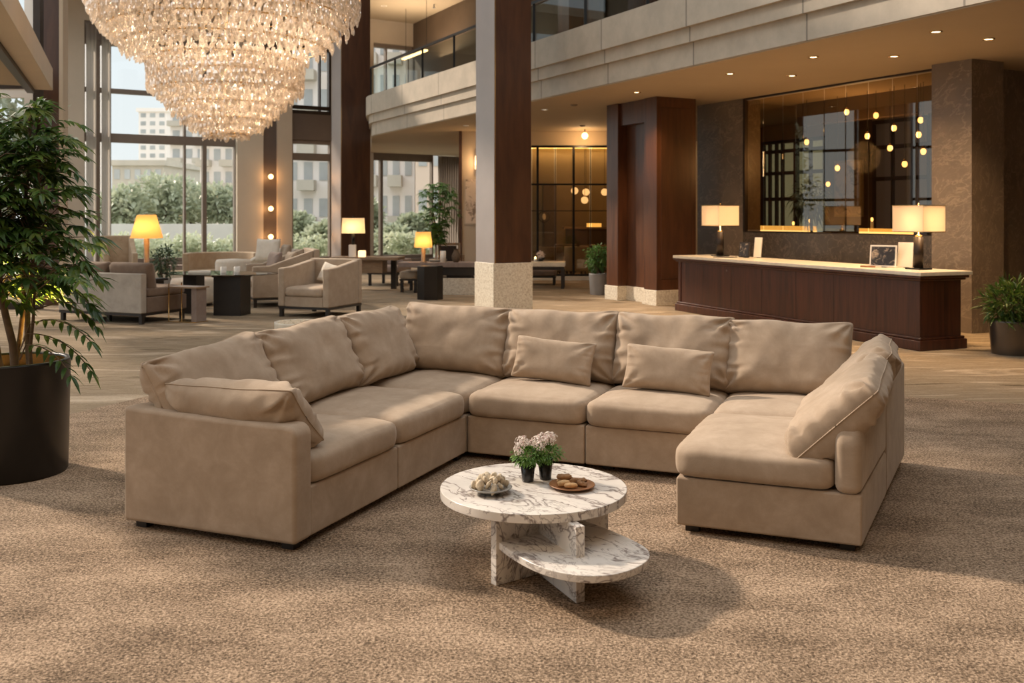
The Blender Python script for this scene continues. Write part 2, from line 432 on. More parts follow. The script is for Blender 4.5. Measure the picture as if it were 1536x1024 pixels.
# ------------------------------------------------------------------ soft cushions
def box_cushion(w, d, h, seed, n=26, p=11.0, crown=0.035, wr=0.006, sag=0.0):
    "boxed seat cushion centred on x,y, bottom at z=0"
    mb = MB(); idx = {}; vs = []; fs = []
    rr = 0.35
    def mp(u, v, t):
        # rounded box through a p-norm
        pu = 10.0
        k = (abs(u) ** pu + abs(v) ** pu + abs(t) ** 3.2) ** (1 / 6.5)
        k = max(k, 1e-6)
        m = max(abs(u), abs(v), abs(t))
        s_ = 1.0 / ((abs(u) ** p + abs(v) ** p + abs(t) ** 6.5) ** (1 / p)) if m > 0 else 1
        x, y, z = u * s_, v * s_, t * min(1, s_ * 1.0)
        X = x * w / 2; Y = y * d / 2; Z = z * h / 2
        cr = max(0, 1 - u * u) * max(0, 1 - v * v)
        if t > 0: Z += crown * cr ** 0.7 * t
        if t > 0: Z -= sag * cr
        side = max(abs(u), abs(v))
        bul = (1 - t * t) * 0.008
        if abs(u) > .99: X += math.copysign(bul, u)
        if abs(v) > .99: Y += math.copysign(bul, v)
        q = Vector((X * 5 + seed * 3.1, Y * 5, Z * 5))
        e = noise.noise(q) * wr * 1.3 + noise.noise(q * 2.3) * wr * 0.5
        # little gathers along the front and side seams
        g = 0.0
        if t > -0.6 and side > 0.86:
            c = u if abs(v) > abs(u) else v
            g = sin(c * 38 + seed + 3 * noise.noise(Vector((c * 4, seed, 0)))) * 0.0016 * max(0, noise.noise(Vector((c * 3, seed * 2, 1))) + .35) * 2
        seam = -0.0035 * exp(-((t - 0.34) / 0.05) ** 2) if side > 0.97 else 0
        X += math.copysign(1, u) * (seam + g) * (abs(u) > .97); Y += math.copysign(1, v) * (seam + g) * (abs(v) > .97)
        Z += e * (1 if t > 0 else 0.2)
        return (X, Y, Z + h / 2)
    def key(a, b, c): return (round(a, 4), round(b, 4), round(c, 4))
    def vert(u, v, t):
        k = key(u, v, t)
        if k not in idx: idx[k] = len(vs); vs.append(mp(u, v, t))
        return idx[k]
    def sp(i, n_): # denser near edges
        a = -1 + 2 * i / n_
        return sin(a * pi / 2) * 0.55 + a * 0.45
    nz = 12
    g = [sp(i, n) for i in range(n + 1)]; gz = [sp(i, nz) for i in range(nz + 1)]
    for i in range(n):
        for j in range(n):
            a, b, c, e = g[i], g[i + 1], g[j], g[j + 1]
            fs.append((vert(a, c, 1), vert(b, c, 1), vert(b, e, 1), vert(a, e, 1)))
            fs.append((vert(a, c, -1), vert(a, e, -1), vert(b, e, -1), vert(b, c, -1)))
    for i in range(n):
        for j in range(nz):
            a, b, c, e = g[i], g[i + 1], gz[j], gz[j + 1]
            fs.append((vert(a, -1, c), vert(b, -1, c), vert(b, -1, e), vert(a, -1, e)))
            fs.append((vert(a, 1, c), vert(a, 1, e), vert(b, 1, e), vert(b, 1, c)))
            fs.append((vert(-1, a, c), vert(-1, a, e), vert(-1, b, e), vert(-1, b, c)))
            fs.append((vert(1, a, c), vert(1, b, c), vert(1, b, e), vert(1, a, e)))
    mb.add(vs, fs, True); return mb
def pillow(w, h, t, seed, n=40, pinch=0.05, wr=0.010, belly=0.0, power=0.42, edge=0.0):
    "scatter pillow standing in the x-z plane, centre at the origin, thickness along y"
    mb = MB(); vs = []; fs = []
    def sp(i):
        a = -1 + 2 * i / n
        return sin(a * pi / 2) * 0.5 + a * 0.5
    g = [sp(i) for i in range(n + 1)]
    ids = {}
    for side in (0, 1):
        for i, u in enumerate(g):
            for j, v in enumerate(g):
                rim = i in (0, n) or j in (0, n)
                if rim and side: ids[(1, i, j)] = ids[(0, i, j)]; continue
                # outline: sides pull in between the corners; corners rounded a touch
                cu = 1 - pinch * (1 - v * v) * u * u; cv = 1 - pinch * 1.2 * (1 - u * u) * v * v
                rc = (abs(u) ** 26 + abs(v) ** 26) ** (1 / 26.0) if (u or v) else 1
                m = max(abs(u), abs(v))
                k = (m / rc) if rc > 0 else 1
                X = u * cu * k * w / 2; Z = v * cv * k * h / 2
                prof = (max(0, (1 - u ** 4)) * max(0, (1 - v ** 4))) ** power
                low = 1 + belly * (-v)
                Y = (t / 2) * prof * low + edge * (1 if not rim else 0)
                # corner and edge gathers
                gth = 0.0
                for su in (-1, 1):
                    for sv in (-1, 1):
                        dx = (1 - u * su) * w / 2; dz = (1 - v * sv) * h / 2; rr = sqrt(dx * dx + dz * dz) + 1e-5
                        an = atan2(dz, dx)
                        gth += sin(an * 9 + seed * (su + 2) + sv * 1.7 + side) * exp(-((rr - .09) / 0.10) ** 2) * 0.9
                edg = sin(v * 16 + seed + noise.noise(Vector((u * 2, v * 3, seed))) * 4) * exp(-((1 - abs(u)) / 0.28) ** 2) * 0.7
                edg += sin(u * 20 + seed * 2) * exp(-((1 - abs(v)) / 0.2) ** 2) * 0.45
                q = Vector((X * 4 + seed, Z * 4, side * 3.0))
                big = noise.noise(q) * 1.6 + noise.noise(q * 2.2) * 0.7
                Y += (gth + edg + big * 0.8) * wr * min(1, prof * 2.2)
                Z += noise.noise(Vector((u * 1.7 + seed, v, 5))) * wr * 0.9 * (abs(v) > .3)
                ids[(side, i, j)] = len(vs)
                vs.append((X, (-Y if side == 0 else Y), Z))
    for i in range(n):
        for j in range(n):
            a, b, c, d = ids[(0, i, j)], ids[(0, i + 1, j)], ids[(0, i + 1, j + 1)], ids[(0, i, j + 1)]
            fs.append((a, b, c, d))
            a, b, c, d = ids[(1, i, j)], ids[(1, i + 1, j)], ids[(1, i + 1, j + 1)], ids[(1, i, j + 1)]
            fs.append((a, d, c, b))
    mb.add(vs, fs, True)
    rim = [(i, 0) for i in range(n)] + [(n, j) for j in range(n)] + [(n - i, n) for i in range(n)] + [(0, n - j) for j in range(n)] + [(0, 0)]
    mb.rim = [vs[ids[(0, i, j)]] for i, j in rim]
    return mb

# ------------------------------------------------------------------ foliage
def leaf(mb, base, d, up, ln, wd, fold=0.25, droop=0.3):
    d = d.normalized(); s = d.cross(up)
    if s.length < 1e-3: s = d.cross(Vector((1, 0, 0)))
    s.normalize(); n = s.cross(d)
    p = []
    for k, wk in ((0, 0.0), (0.28, 0.85), (0.6, 0.8), (1.0, 0.0)):
        c = base + d * (ln * k) - Vector((0, 0, 1)) * (droop * ln * k * k)
        if wk == 0: p.append([c])
        else: p.append([c - s * wd / 2 * wk + n * fold * wd * wk / 2, c, c + s * wd / 2 * wk + n * fold * wd * wk / 2])
    o = len(mb.v)
    for row in p: mb.v.extend(row)
    F = [(o, o + 1, o + 2), (o, o + 2, o + 3), (o + 1, o + 4, o + 5, o + 2), (o + 2, o + 5, o + 6, o + 3), (o + 4, o + 7, o + 5), (o + 5, o + 7, o + 6)]
    mb.f += [list(f) for f in F]; mb.sm += [False] * 6
def rdir(r, up=0.0):
    a = r.uniform(0, 2 * pi); z = r.uniform(-1, 1) + up; q = sqrt(max(0.05, 1 - min(1, z * z)))
    return Vector((q * cos(a), q * sin(a), z)).normalized()
def bush(rng, cx, cz, rx, rz, n, ln, wd, ry=None, shell=0.55, droop=0.3, up=0.25):
    mb = MB(); ry = ry or rx
    for _ in range(n):
        d = rdir(rng); k = shell + (1 - shell) * rng.random() ** 0.5
        lump = 0.78 + 0.35 * noise.noise(d * 2.3 + Vector((cx * 7, cz * 3, rx)))
        p = Vector((cx + d.x * rx * k * lump, d.y * ry * k * lump, cz + d.z * rz * k * lump))
        o = (d + rdir(rng) * 0.9 + Vector((0, 0, up)))
        leaf(mb, p, o, Vector((0, 0, 1)) + rdir(rng) * .5, ln * rng.uniform(.7, 1.2), wd * rng.uniform(.8, 1.2), droop=droop)
    return mb
# ================================================================== THE SETTING
A_ = Vector((-.459, .889)); B_ = Vector((.889, .459))
# window wall line
W0 = Vector((-12.8, 30.0)); WD = Vector((.847, .531))
def W(px, off=0.0):
    p = hit(px, W0, WD); return p + Vector((-WD.y, WD.x)) * off
# fascia line of the mezzanine
FD = Vector((-.531, 1.0)).normalized(); F0 = Vector((.355, 19.06))
FE = Vector((-4.18, 27.6)); FN = Vector((8.35, 4.0))
SOF = 4.0; SLB = 5.13; TOP = 8.8
jointed('limestone', (.47, .40, .31), (FD.x, FD.y), 2.35)

ww = [W(-300), W(88), W(690), W(900)]
floorpoly = [(-30, -12), (17, -12), (17, 44), tuple(ww[3]), tuple(ww[0])]
o = struct(MB().prism(floorpoly, -0.25, 0).build('floor', 'floor_carpet'))
tag(o, 'woven beige and brown streaked carpet across the lobby')
# rug
rq = Vector((.927, -.375)); rp = Vector((.375, .927))
rf = FP(1353, 596)
c0 = Vector((rf.x, rf.y)) - rq * 6.6; c1 = Vector((rf.x, rf.y)) + rq * 8
o = MB().prism([c0, c1, c1 - rp * 13, c0 - rp * 13], 0.001, 0.010).build('area_rug', 'rug_carpet')
tag(o, 'large grainy tan rug lying under the big sectional sofa and marble table', 'rug')

# ---- outer glazing (window wall)
def wbox(mb, px0, px1, z0, z1, th=0.12, off=0.0):
    p, q = W(px0), W(px1); n = Vector((-WD.y, WD.x))
    mb.prism([p + n * (off - th / 2), q + n * (off - th / 2), q + n * (off + th / 2), p + n * (off + th / 2)], z0, z1)
mb = MB(); wbox(mb, 88, 352, 0, .25, .5)
struct(mb.build('trim_1', 'taupe_frame', bev=.01)); MB
mb = MB(); wbox(mb, 412, 700, 0, .18, .5)
struct(mb.build('trim_2', 'taupe_frame', bev=.01))
def solid(name, px0, px1, z0, z1, mat, th=.4, off=0.0):
    mb = MB(); wbox(mb, px0, px1, z0, z1, th, off); return struct(mb.build(name, mat))
solid('wall_back_left', -260, -40, 0, TOP, 'beige_wall')
solid('wall_back_corner', 90, 125, 0, TOP, 'beige_wall')
solid('wall_back_pier', 352, 391, 0, TOP, 'plaster', .5, -.05)
solid('wall_back_panel', 391, 412, 0, TOP, 'brown_metal', .4, 0)
solid('wall_back_pier_right', 412, 434, 0, TOP, 'beige_wall', .5, -.05)
solid('wall_back_middle', 495, 557, 0, TOP, 'beige_wall')
solid('wall_back_header', 125, 352, 7.72, TOP, 'beige_wall')
solid('trim_3', 125, 352, 7.16, 7.72, 'taupe_frame', .25)
solid('wall_back_header_right', 434, 495, 7.6, TOP, 'beige_wall')
solid('wall_back_header_far', 557, 700, 7.95, TOP, 'beige_wall')
solid('wall_back_spandrel', 434, 495, 4.35, 5.25, 'brown_metal', .3)
solid('wall_back_spandrel_far', 557, 660, 4.0, 5.2, 'beige_wall', .3)
# windows as framed units: window_n > frame, mullion, transom, pane
def window(name, px0, px1, z0, z1, mull, trans, mat='bronze_frame', fw=2, label=None, glassmat='window_glass', tz=.13, off=0.0):
    p = W((px0 + px1) / 2)
    root = thing(name, label, None, (0, 0, 0)); struct(root)
    f = MB(); e = fw
    wbox(f, px0, px0 + e, z0, z1, .2, off); wbox(f, px1 - e, px1, z0, z1, .2, off)
    wbox(f, px0 + e, px1 - e, z0, z0 + tz, .2, off); wbox(f, px0 + e, px1 - e, z1 - tz, z1, .2, off)
    f.build('frame', mat, root)
    for a, b in mull:
        m = MB(); wbox(m, a, b, z0 + tz, z1 - tz, .18, off); m.build('mullion', mat, root)
    for a, b in trans:
        m = MB(); wbox(m, px0 + e, px1 - e, a, b, .16, off); m.build('transom', mat, root)
    g = MB(); wbox(g, px0 + 1, px1 - 1, z0 + .02, z1 - .02, .012, off); g.build('pane', glassmat, root)
    return root
window('window_1', 125, 352, .25, 7.16, [(143, 149.5), (163, 166), (275, 278), (303, 309)], [(5.55, 5.70), (4.02, 4.30)], 'taupe_frame', 1.5)
window('window_2', 434, 495, .18, 4.35, [(437, 438.5)], [(3.65, 3.9)], 'taupe_frame', 2)
window('window_3', 434, 495, 5.25, 7.6, [(478, 480)], [(5.42, 5.55)], 'bronze_frame', 3)
window('window_4', 557, 648, .18, 4.0, [(569, 573)], [(3.74, 3.90)], 'taupe_frame', 2)
window('window_5', 557, 645, 5.2, 7.95, [(577, 579), (610, 611.5)], [], 'taupe_frame', 2)
solid('wall_back_end', 648, 700, 4.0, TOP, 'beige_wall')
solid('wall_back_edge', 686, 700, 0, 4.0, 'beige_wall')
# sheer blind in front of the left bay
for (a, b) in ((127, 142), (150, 163)):
    mb = MB(); p, q = W(a, -.28), W(b, -.28)
    n = 26; vs = []; fs = []
    for i in range(n + 1):
        t = i / n; c = p.lerp(q, t) + Vector((-WD.y, WD.x)) * (.03 * sin(i * 1.9))
        vs += [(c.x, c.y, .3), (c.x, c.y, 7.6)]
    for i in range(n): fs.append((2 * i, 2 * i + 2, 2 * i + 3, 2 * i + 1))
    mb.add(vs, fs, True)
    o = mb.build('sheer_curtain', 'sheer_net')
    tag(o, 'translucent sheer curtain strip %s the tall mullion of the far left window' % ('left of' if a < 140 else 'just right of'), 'curtain', 'sheer curtains at the far left window')
# drapes right of the far window
mb = MB(); p, q = W(650, -.45), W(684, -.45); n = 60; vs = []; fs = []
for i in range(n + 1):
    t = i / n; c = p.lerp(q, t) + Vector((-WD.y, WD.x)) * (.10 * sin(i * 1.05))
    vs += [(c.x, c.y, .05), (c.x, c.y, 3.95)]
for i in range(n): fs.append((2 * i, 2 * i + 2, 2 * i + 3, 2 * i + 1))
mb.add(vs, fs, True); o = mb.build('drape', 'sheer_net'); m = o.modifiers.new('s', 'SOLIDIFY'); m.thickness = .012
tag(o, 'floor-length beige drape hanging right of the far window behind the tall plant', 'curtain')

# ---- ceilings
cp = [tuple(W(-300)), tuple(W(700)), (6, 47), (17, 44), (17, 3), (9.6, 3)]
zf = F0 + Vector((.883, .469)) * 1.1
mb = MB().prism([tuple(W(-300, .3)), tuple(W(700, .3)), (3, 43), tuple(W(700, -5) + Vector((0, 0))), tuple(W(-300, -2.5))], TOP, TOP + .3)
struct(mb.build('ceiling', 'ceiling_paint'))
up0 = FE + Vector((.883, .469)) * .2; up1 = FN + Vector((.883, .469)) * .2
mb = MB().prism([tuple(up0), tuple(up1), (17, 4), (17, 26), (6, 44), (2, 44), tuple(W(560, -.3))], TOP - .01, TOP + .29)
struct(mb.build('ceiling_mezzanine', 'ceiling_paint'))

# ---- mezzanine slab with stepped limestone fascia
nf = Vector((.883, .469))
endp = W(552, -.25)
def slabpoly(inset):
    e = FE + nf * inset + Vector((FD.x, FD.y)) * (-inset * .6); n_ = FN + nf * inset
    # small rounding of the far corner
    dirb = (endp - FE).normalized()
    r = .45; pts = []
    for k in range(7):
        t = k / 6; a = e - Vector((FD.x, FD.y)) * r; b = e; c = e + dirb * r
        pts.append((1 - t) ** 2 * a + 2 * t * (1 - t) * b + t * t * c)
    return [tuple(n_)] + [tuple(x) for x in pts] + [tuple(endp), tuple(W(900, -.3)), (5.8, 40), (5.8, 27.4), (7.0, 25.6), (10.9, 18.0), (16.8, 20.1), (16.8, 4)]
root = thing('wall_mezzanine', None, None); struct(root)
MB().prism(slabpoly(.14), SOF + .02, 4.37).build('fascia_lower', 'limestone', root)
MB().prism(slabpoly(.07), 4.37, 4.60).build('fascia_middle', 'limestone', root)
MB().prism(slabpoly(0.0), 4.60, SLB).build('fascia_upper', 'limestone', root)
MB().prism(slabpoly(.16), SOF, SOF + .02).build('soffit', 'ceiling_paint', root)
# glass balustrade
rr = thing('glass_balustrade', 'glass balustrade with dark posts and handrail along the upper balcony edge', 'railing', (FE.x, FE.y, SLB))
i0 = Vector((nf.x, nf.y)) * .16
tot = (FN - FE).length; nstep = 14
for k in range(nstep + 1):
    p = FE + i0 + (FN - FE) * (k / nstep) - FE
    mb = MB().box(p.x - .025, p.x + .025, p.y - .025, p.y + .025, 0, .80); mb.build('post', 'black_metal', rr)
    if k < nstep:
        q = FE + i0 + (FN - FE) * ((k + 1) / nstep) - FE; d = (q - p).normalized()
        MB().slab(p + d * .05, q - d * .05, .014, .03, .76).build('glass_panel', 'rail_glass', rr)
p = i0; q = i0 + FN - FE
MB().slab(p - nf * .03, q - nf * .03, .06, .80, .85).build('handrail', 'black_metal', rr)
MB().slab(p - nf * .02, q - nf * .02, .04, 0.0, .03).build('base_rail', 'bronze_frame', rr)

# upper storey rooms behind the balustrade
up_a = F0 + nf * 4.2
pA = up_a + FD * 17; pB = up_a - FD * 13
struct(MB().slab(pB, pA, -.3, SLB, TOP - .02).build('wall_upper', 'dark_wall'))
root = thing('door_1', None, None); struct(root)
def on_up(s, off): return up_a + FD * s - nf * off
for s0 in (1.4, 3.6, 8.5):
    MB().slab(on_up(s0, .06), on_up(s0 + 1.1, .06), .05, SLB, SLB + 2.3).build('door_leaf', 'column_wood', root)
# upper floor pilasters
for s0 in (-2.0, 2.8, 6.2):
    mb = MB(); c = on_up(s0, 1.6); mb.prism([c, c + FD * .5, c + FD * .5 + nf * .5, c + nf * .5], SLB, TOP - .02)
    struct(mb.build('wall_upper_pier', 'red_wood'))
# linear light upstairs (seen behind the far balustrade)
cl = on_up(12.2, 1.2)
o = MB().slab(cl, cl + FD * 2.0, .12, 7.05, 7.10).build('linear_light', 'bulb_soft')
tag(o, 'thin linear ceiling light glowing upstairs behind the far balustrade', 'light')
MB.slab
for s_ in (.1, 1.9): MB().slab(cl + FD * s_, cl + FD * (s_ + .01), .01, 7.10, TOP - .02).build('hanger', 'black_metal', o)
u_ = light('uplight', 'AREA', o, (cl.x + FD.x * 1.0, cl.y + FD.y * 1.0, 7.2), 90, (1, .80, .58), 2.5); u_.rotation_euler = (R(180), 0, 0)

# ---- rest of the shell on the right
struct(MB().slab((17, -12), (17, 20.1), -.4, 0, TOP).build('wall_right', 'beige_wall'))

# ---- stone pillar, stone wall
PA = Vector((6.36, 14.63)); PB = Vector((6.69, 14.07)); PC = Vector((7.31, 14.37))
PE = PC + Vector((-.508, .86)) * .66; PA2 = PB + Vector((-.508, .86)) * .66
struct(MB().prism([PA2, PB, PC, PE], 0, SOF).build('wall_stone_pillar', 'stone_brown'))
struct(MB().slab((7.0, 14.75), (16.8, 19.6), .35, 0, SOF).build('wall_stone', 'stone_brown'))
# glass line of the reception back room
G0 = Vector((4.5, 18.84)); G1 = Vector((6.545, 14.972))
GD = (G1 - G0).normalized(); GN = Vector((-GD.y, GD.x))
struct(MB().slab(hit(1046, G0 + GN * -.02, GD), G0, .45, 0, SOF).build('wall_marble', 'stone_brown'))
struct(MB().slab(G0, G1, .25, 0, 1.40).build('wall_marble_dado', 'stone_dark'))
root = thing('window_6', None, None); struct(root)
f = MB(); f.slab(G0, G0 + GD * .05, .08, 1.42, SOF - .03); f.slab(G0, G1, .08, SOF - .03, SOF); f.slab(G0, G1, .08, 1.40, 1.42)
f.build('frame', 'bronze_frame', root)
cols = [1115, 1142, 1171, 1201, 1233, 1265, 1299, 1335, 1372, 1398]
for a, b in zip(cols[:-1], cols[1:]):
    p = hit(a, G0, GD) + GD * .012; q = hit(b, G0, GD) - GD * .012
    MB().slab(p + GN * .05, q + GN * .05, .014, 1.45, SOF - .05).build('glass_panel', 'bronze_glass', root)
# room behind the glass: back wall 5 m in, with glazed doors
BN = 4.6
RB0 = G0 + GN * BN - GD * 3.0; RB1 = G0 + GN * BN + GD * 9
def roomback(px, off=0.0): return hit(px, RB0 - GN * off, GD)
def rseg(name, a, b, z0, z1, mat, off=0.0, th=.2, st=True):
    o = MB().slab(roomback(a, off), roomback(b, off), th, z0, z1).build(name, mat)
    return struct(o) if st else o
rseg('wall_lounge_left', 1100, 1143, 0, SOF, 'dark_wall')
rseg('wall_lounge_low', 1143, 1236, 0, 1.25, 'dark_wall')
rseg('wall_lounge_head', 1143, 1236, 3.62, SOF, 'warm_wall')
rseg('wall_lounge_mid', 1236, 1308, 0, SOF, 'dark_wall')
rseg('wall_lounge_head_right', 1308, 1392, 3.85, SOF, 'warm_wall')
rseg('wall_lounge_low_right', 1308, 1392, 0, 1.25, 'dark_wall')
rseg('wall_lounge_right', 1392, 1560, 0, SOF, 'dark_wall')
for nm, a, b, z1, ms, ts in (('window_7', 1143, 1236, 3.62, (1152, 1162, 1171, 1190, 1193, 1213), (2.1, 2.75, 3.3)), ('window_8', 1308, 1392, 3.85, (1336, 1366), (2.5, 3.2))):
    root = thing(nm, None, None); struct(root)
    f = MB(); f.slab(roomback(a, .05), roomback(a + 2, .05), .1, 1.25, z1); f.slab(roomback(b - 2, .05), roomback(b, .05), .1, 1.25, z1); f.slab(roomback(a, .05), roomback(b, .05), .1, z1 - .08, z1)
    f.build('frame', 'bronze_frame', root)
    for m_ in ms: MB().slab(roomback(m_, .05), roomback(m_ + 2.6, .05), .08, 1.25, z1 - .08).build('mullion', 'bronze_frame', root)
    for t_ in ts: MB().slab(roomback(a + 2, .03), roomback(b - 2, .03), .06, t_, t_ + .09).build('transom', 'bronze_frame', root)
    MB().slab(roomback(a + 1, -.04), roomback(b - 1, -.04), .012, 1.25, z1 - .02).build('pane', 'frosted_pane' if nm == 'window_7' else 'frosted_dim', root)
# side walls of that room
struct(MB().slab(G0 + GN * .30 - GD * .15, roomback(1112), .2, 0, SOF).build('wall_lounge_side', 'dark_wall'))
# dropped beam inside, seen as a dark band across the glass
struct(MB().slab(G0 + GN * 1.6 - GD * .2, G0 + GN * 1.6 + GD * 6, .25, 3.55, SOF - .001).build('wall_lounge_beam', 'dark_wall'))

# ---- dark wood pier complex
Q = Vector((2.76, 18.45))
def qp(a, b): return Q + A_ * a + B_ * b
root = thing('wall_wood_pier', None, None); struct(root)
def blk(mb, a0, a1, b0, b1, z0, z1): mb.prism([qp(a0, b0), qp(a0, b1), qp(a1, b1), qp(a1, b0)], z0, z1)
mb = MB(); blk(mb, 0, .42, 0, .94, .29, SOF); mb.build('front_pier', 'red_wood', root, bev=.01)
mb = MB(); blk(mb, 1.33, 1.75, 0, .6, .29, SOF); mb.build('rear_pier', 'red_wood', root, bev=.01)
mb = MB(); blk(mb, .42, 1.33, .22, .6, .29, SOF); mb.build('recess_panel', 'red_wood', root)
mb = MB(); blk(mb, .42, 1.33, .06, .22, 3.55, SOF); mb.build('recess_header', 'red_wood', root)
mb = MB(); blk(mb, -.03, .45, -.03, .97, 0, .29); blk(mb, 1.30, 1.78, -.03, .6, 0, .29); blk(mb, .45, 1.30, .19, .6, 0, .29)
mb.build('stone_base', 'granite', root, bev=.008)
mb = MB(); blk(mb, -.012, 0, .10, .84, .5, 3.8); mb.build('face_panel', 'column_wood', root, bev=.004)

# ---- free-standing lobby columns
def column(name, corner, w, px, base_h, label=None):
    root = thing(name, None, None); struct(root)
    c = Vector(corner)
    def cc(a, b): return c + A_ * a + B_ * b
    f = .10 * w
    z0 = base_h
    mb = MB().prism([cc(0, .012), cc(0, w), cc(w, w), cc(w, .012)], z0, TOP if name != 'x' else TOP); mb.build('shaft', 'column_wood', root, bev=.006)
    mb = MB().prism([cc(-.004, 0), cc(-.004, .012), cc(w, .012), cc(w, 0)], z0, TOP); mb.build('side_cladding', 'column_metal', root)
    mb = MB().prism([cc(-.006, .012), cc(-.006, .03), cc(0, .03), cc(0, .012)], z0, TOP); mb.build('edge_strip', 'brass', root)
    if base_h:
        e = .02
        mb = MB().prism([cc(-e, -e), cc(-e, w + e), cc(w + e, w + e), cc(w + e, -e)], 0, z0); mb.build('stone_base', 'granite', root, bev=.008)
    return root
column('wall_column', (PX(741, 16.9), 16.9), .74, 741, .885)
column('wall_column_far', (PX(511, 29.0), 29.0), .93, 511, 0.0)
# brown pillar at the left
p = Vector((PX(62, 18.6), 18.6))
struct(MB().prism([p, p + Vector((.33, 0.02)), p + Vector((.25, .4)), p + Vector((-.1, .4))], 0, TOP).build('wall_column_left', 'column_wood'))
struct(MB().prism([p + Vector((.33, .02)), p + Vector((.40, .03)), p + Vector((.33, .4)), p + Vector((.26, .4))], 0, TOP).build('trim_4', 'plaster'))
# ---- left gallery slab and its glazing
LD = Vector((.3986, -1.0)).normalized()          # towards the camera
L0 = Vector((-8.36, 17.6))
L1 = L0 + LD * 8.2
ln = Vector((LD.y, -LD.x))                          # to the left (negative x)
if ln.x > 0: ln = -ln
root = thing('wall_gallery', None, None); struct(root)
MB().prism([L0, L1, L1 + ln * .3, L0 + ln * .3], 4.0, 4.40).build('fascia', 'plaster', root, bev=.01)
MB().prism([L0 + ln * .3, L1 + ln * .3, L1 + ln * 1.2, L0 + ln * 3], 4.06, 4.3).build('soffit', 'ceiling_paint', root)
MB().prism([L0 + ln * .3, L1 + ln * .3, L1 + ln * .42, L0 + ln * .42], 3.93, 4.06).build('edge_bar', 'bronze_frame', root)  # dark bronze bar along the underside of the fascia
def lwin(name, z0, z1, px1):
    root = thing(name, None, None); struct(root)
    y = 17.75; x1 = PX(px1, y); x0 = x1 - 4.2
    f = MB(); f.box(x1 - .13, x1, y, y + .14, z0, z1); f.box(x0, x0 + .1, y, y + .14, z0, z1); f.box(x0, x1 - .13, y, y + .14, z1 - .1, z1); f.box(x0, x1 - .13, y, y + .14, z0, z0 + .12)
    f.build('outer_frame', 'bronze_frame', root)
    g = MB(); g.box(x1 - .30, x1 - .13, y + .02, y + .12, z0 + .12, z1 - .1); g.box(x0 + .1, x1 - .30, y + .02, y + .12, z1 - .26, z1 - .1)
    g.build('inner_frame', 'white_paint', root)
    MB().box(x0 + .1, x1 - .30, y + .06, y + .075, z0 + .12, z1 - .26).build('pane', 'window_glass', root)
lwin('window_9', 0, 4.15, 60)
lwin('window_10', 4.40, TOP, 60)
struct(MB().box(PX(60, 17.75) - 4.5, PX(60, 17.75), 17.72, 17.95, 4.15, 4.40).build('trim_5', 'beige_wall'))

# ---- partition to the warm-lit inner lounge (plane y = 26)
YP = 26.0
X0, X1 = PX(797, YP), 4.4
struct(MB().box(PX(693, YP), PX(797, YP), YP, YP + .2, 0, SOF).build('wall_picture', 'beige_wall'))
struct(MB().box(PX(688.5, YP), PX(693, YP), YP - .05, YP + .25, 0, SOF).build('trim_6', 'column_wood'))
struct(MB().box(X0, X1, YP, YP + .2, 3.62, SOF).build('wall_partition_header', 'ceiling_paint'))
struct(MB().box(X0 + .001, X1, YP - .1, YP + .2, 0, .10).build('trim_7', 'cream_stone'))
root = thing('window_11', None, None); struct(root)
f = MB(); f.box(X0, X1, YP + .04, YP + .12, 3.56, 3.62); f.box(X0, X1, YP + .04, YP + .12, .10, .16)
f.build('frame', 'black_metal', root)
for px in (806.5, 860.5): x = PX(px, YP); MB().box(x - .03, x + .03, YP + .03, YP + .13, .16, 3.56).build('mullion', 'black_metal', root)
for px in (833, 886): x = PX(px, YP); MB().box(x - .01, x + .01, YP + .06, YP + .10, .16, 3.56).build('mullion', 'bronze_frame', root)
for z in (2.55, 1.85): MB().box(X0, X1, YP + .05, YP + .11, z, z + (.045 if z > 2 else .02)).build('transom', 'black_metal', root)
xs = [X0, PX(806.5, YP), PX(833, YP), PX(860.5, YP), PX(886, YP), X1]
for a, b in zip(xs[:-1], xs[1:]): MB().box(a + .03, b - .03, YP + .075, YP + .085, .16, 3.56).build('glass_panel', 'partition_glass', root)
# inner lounge shell
struct(MB().box(-1.6, 6.5, 32.0, 32.2, 0, SOF).build('wall_inner_back', 'warm_wall'))
struct(MB().box(5.6, 5.8, YP + .2, 32.0, 0, SOF).build('wall_inner_right', 'warm_wall'))
struct(MB().box(PX(815, 30.6), PX(835, 30.6), 30.6, 31.9, 0, 2.75).build('wall_inner_pier', 'dark_wall'))
o = MB().box(.6, 5.5, 31.86, 31.96, 3.96, 3.99).build('cove_light', 'cove_strip')
tag(o, 'warm cove light strip along the top of the inner lounge wall behind the glass partition', 'light')
light('cove_lamp', 'AREA', o, (3, 31.75, 3.93), 34, (1, .70, .36), 4.8, shape='RECTANGLE', size_y=.2)
o.children[0].rotation_euler = (R(-12), 0, 0)

# ---- the hall goes on behind the viewer: back wall, rear ceiling, atrium opening above the seating
struct(MB().box(-14, 17, -9.3, -9, 0, TOP).build('wall_rear', 'beige_wall'))
struct(MB().box(-14, 17, -9, 1.2, TOP, TOP + .3).build('ceiling_rear', 'ceiling_paint'))
struct(MB().prism([(5.2, 1.2), (17, 1.2), (17, 10), (6.2, 10)], TOP, TOP + .3).build('ceiling_right', 'ceiling_paint'))

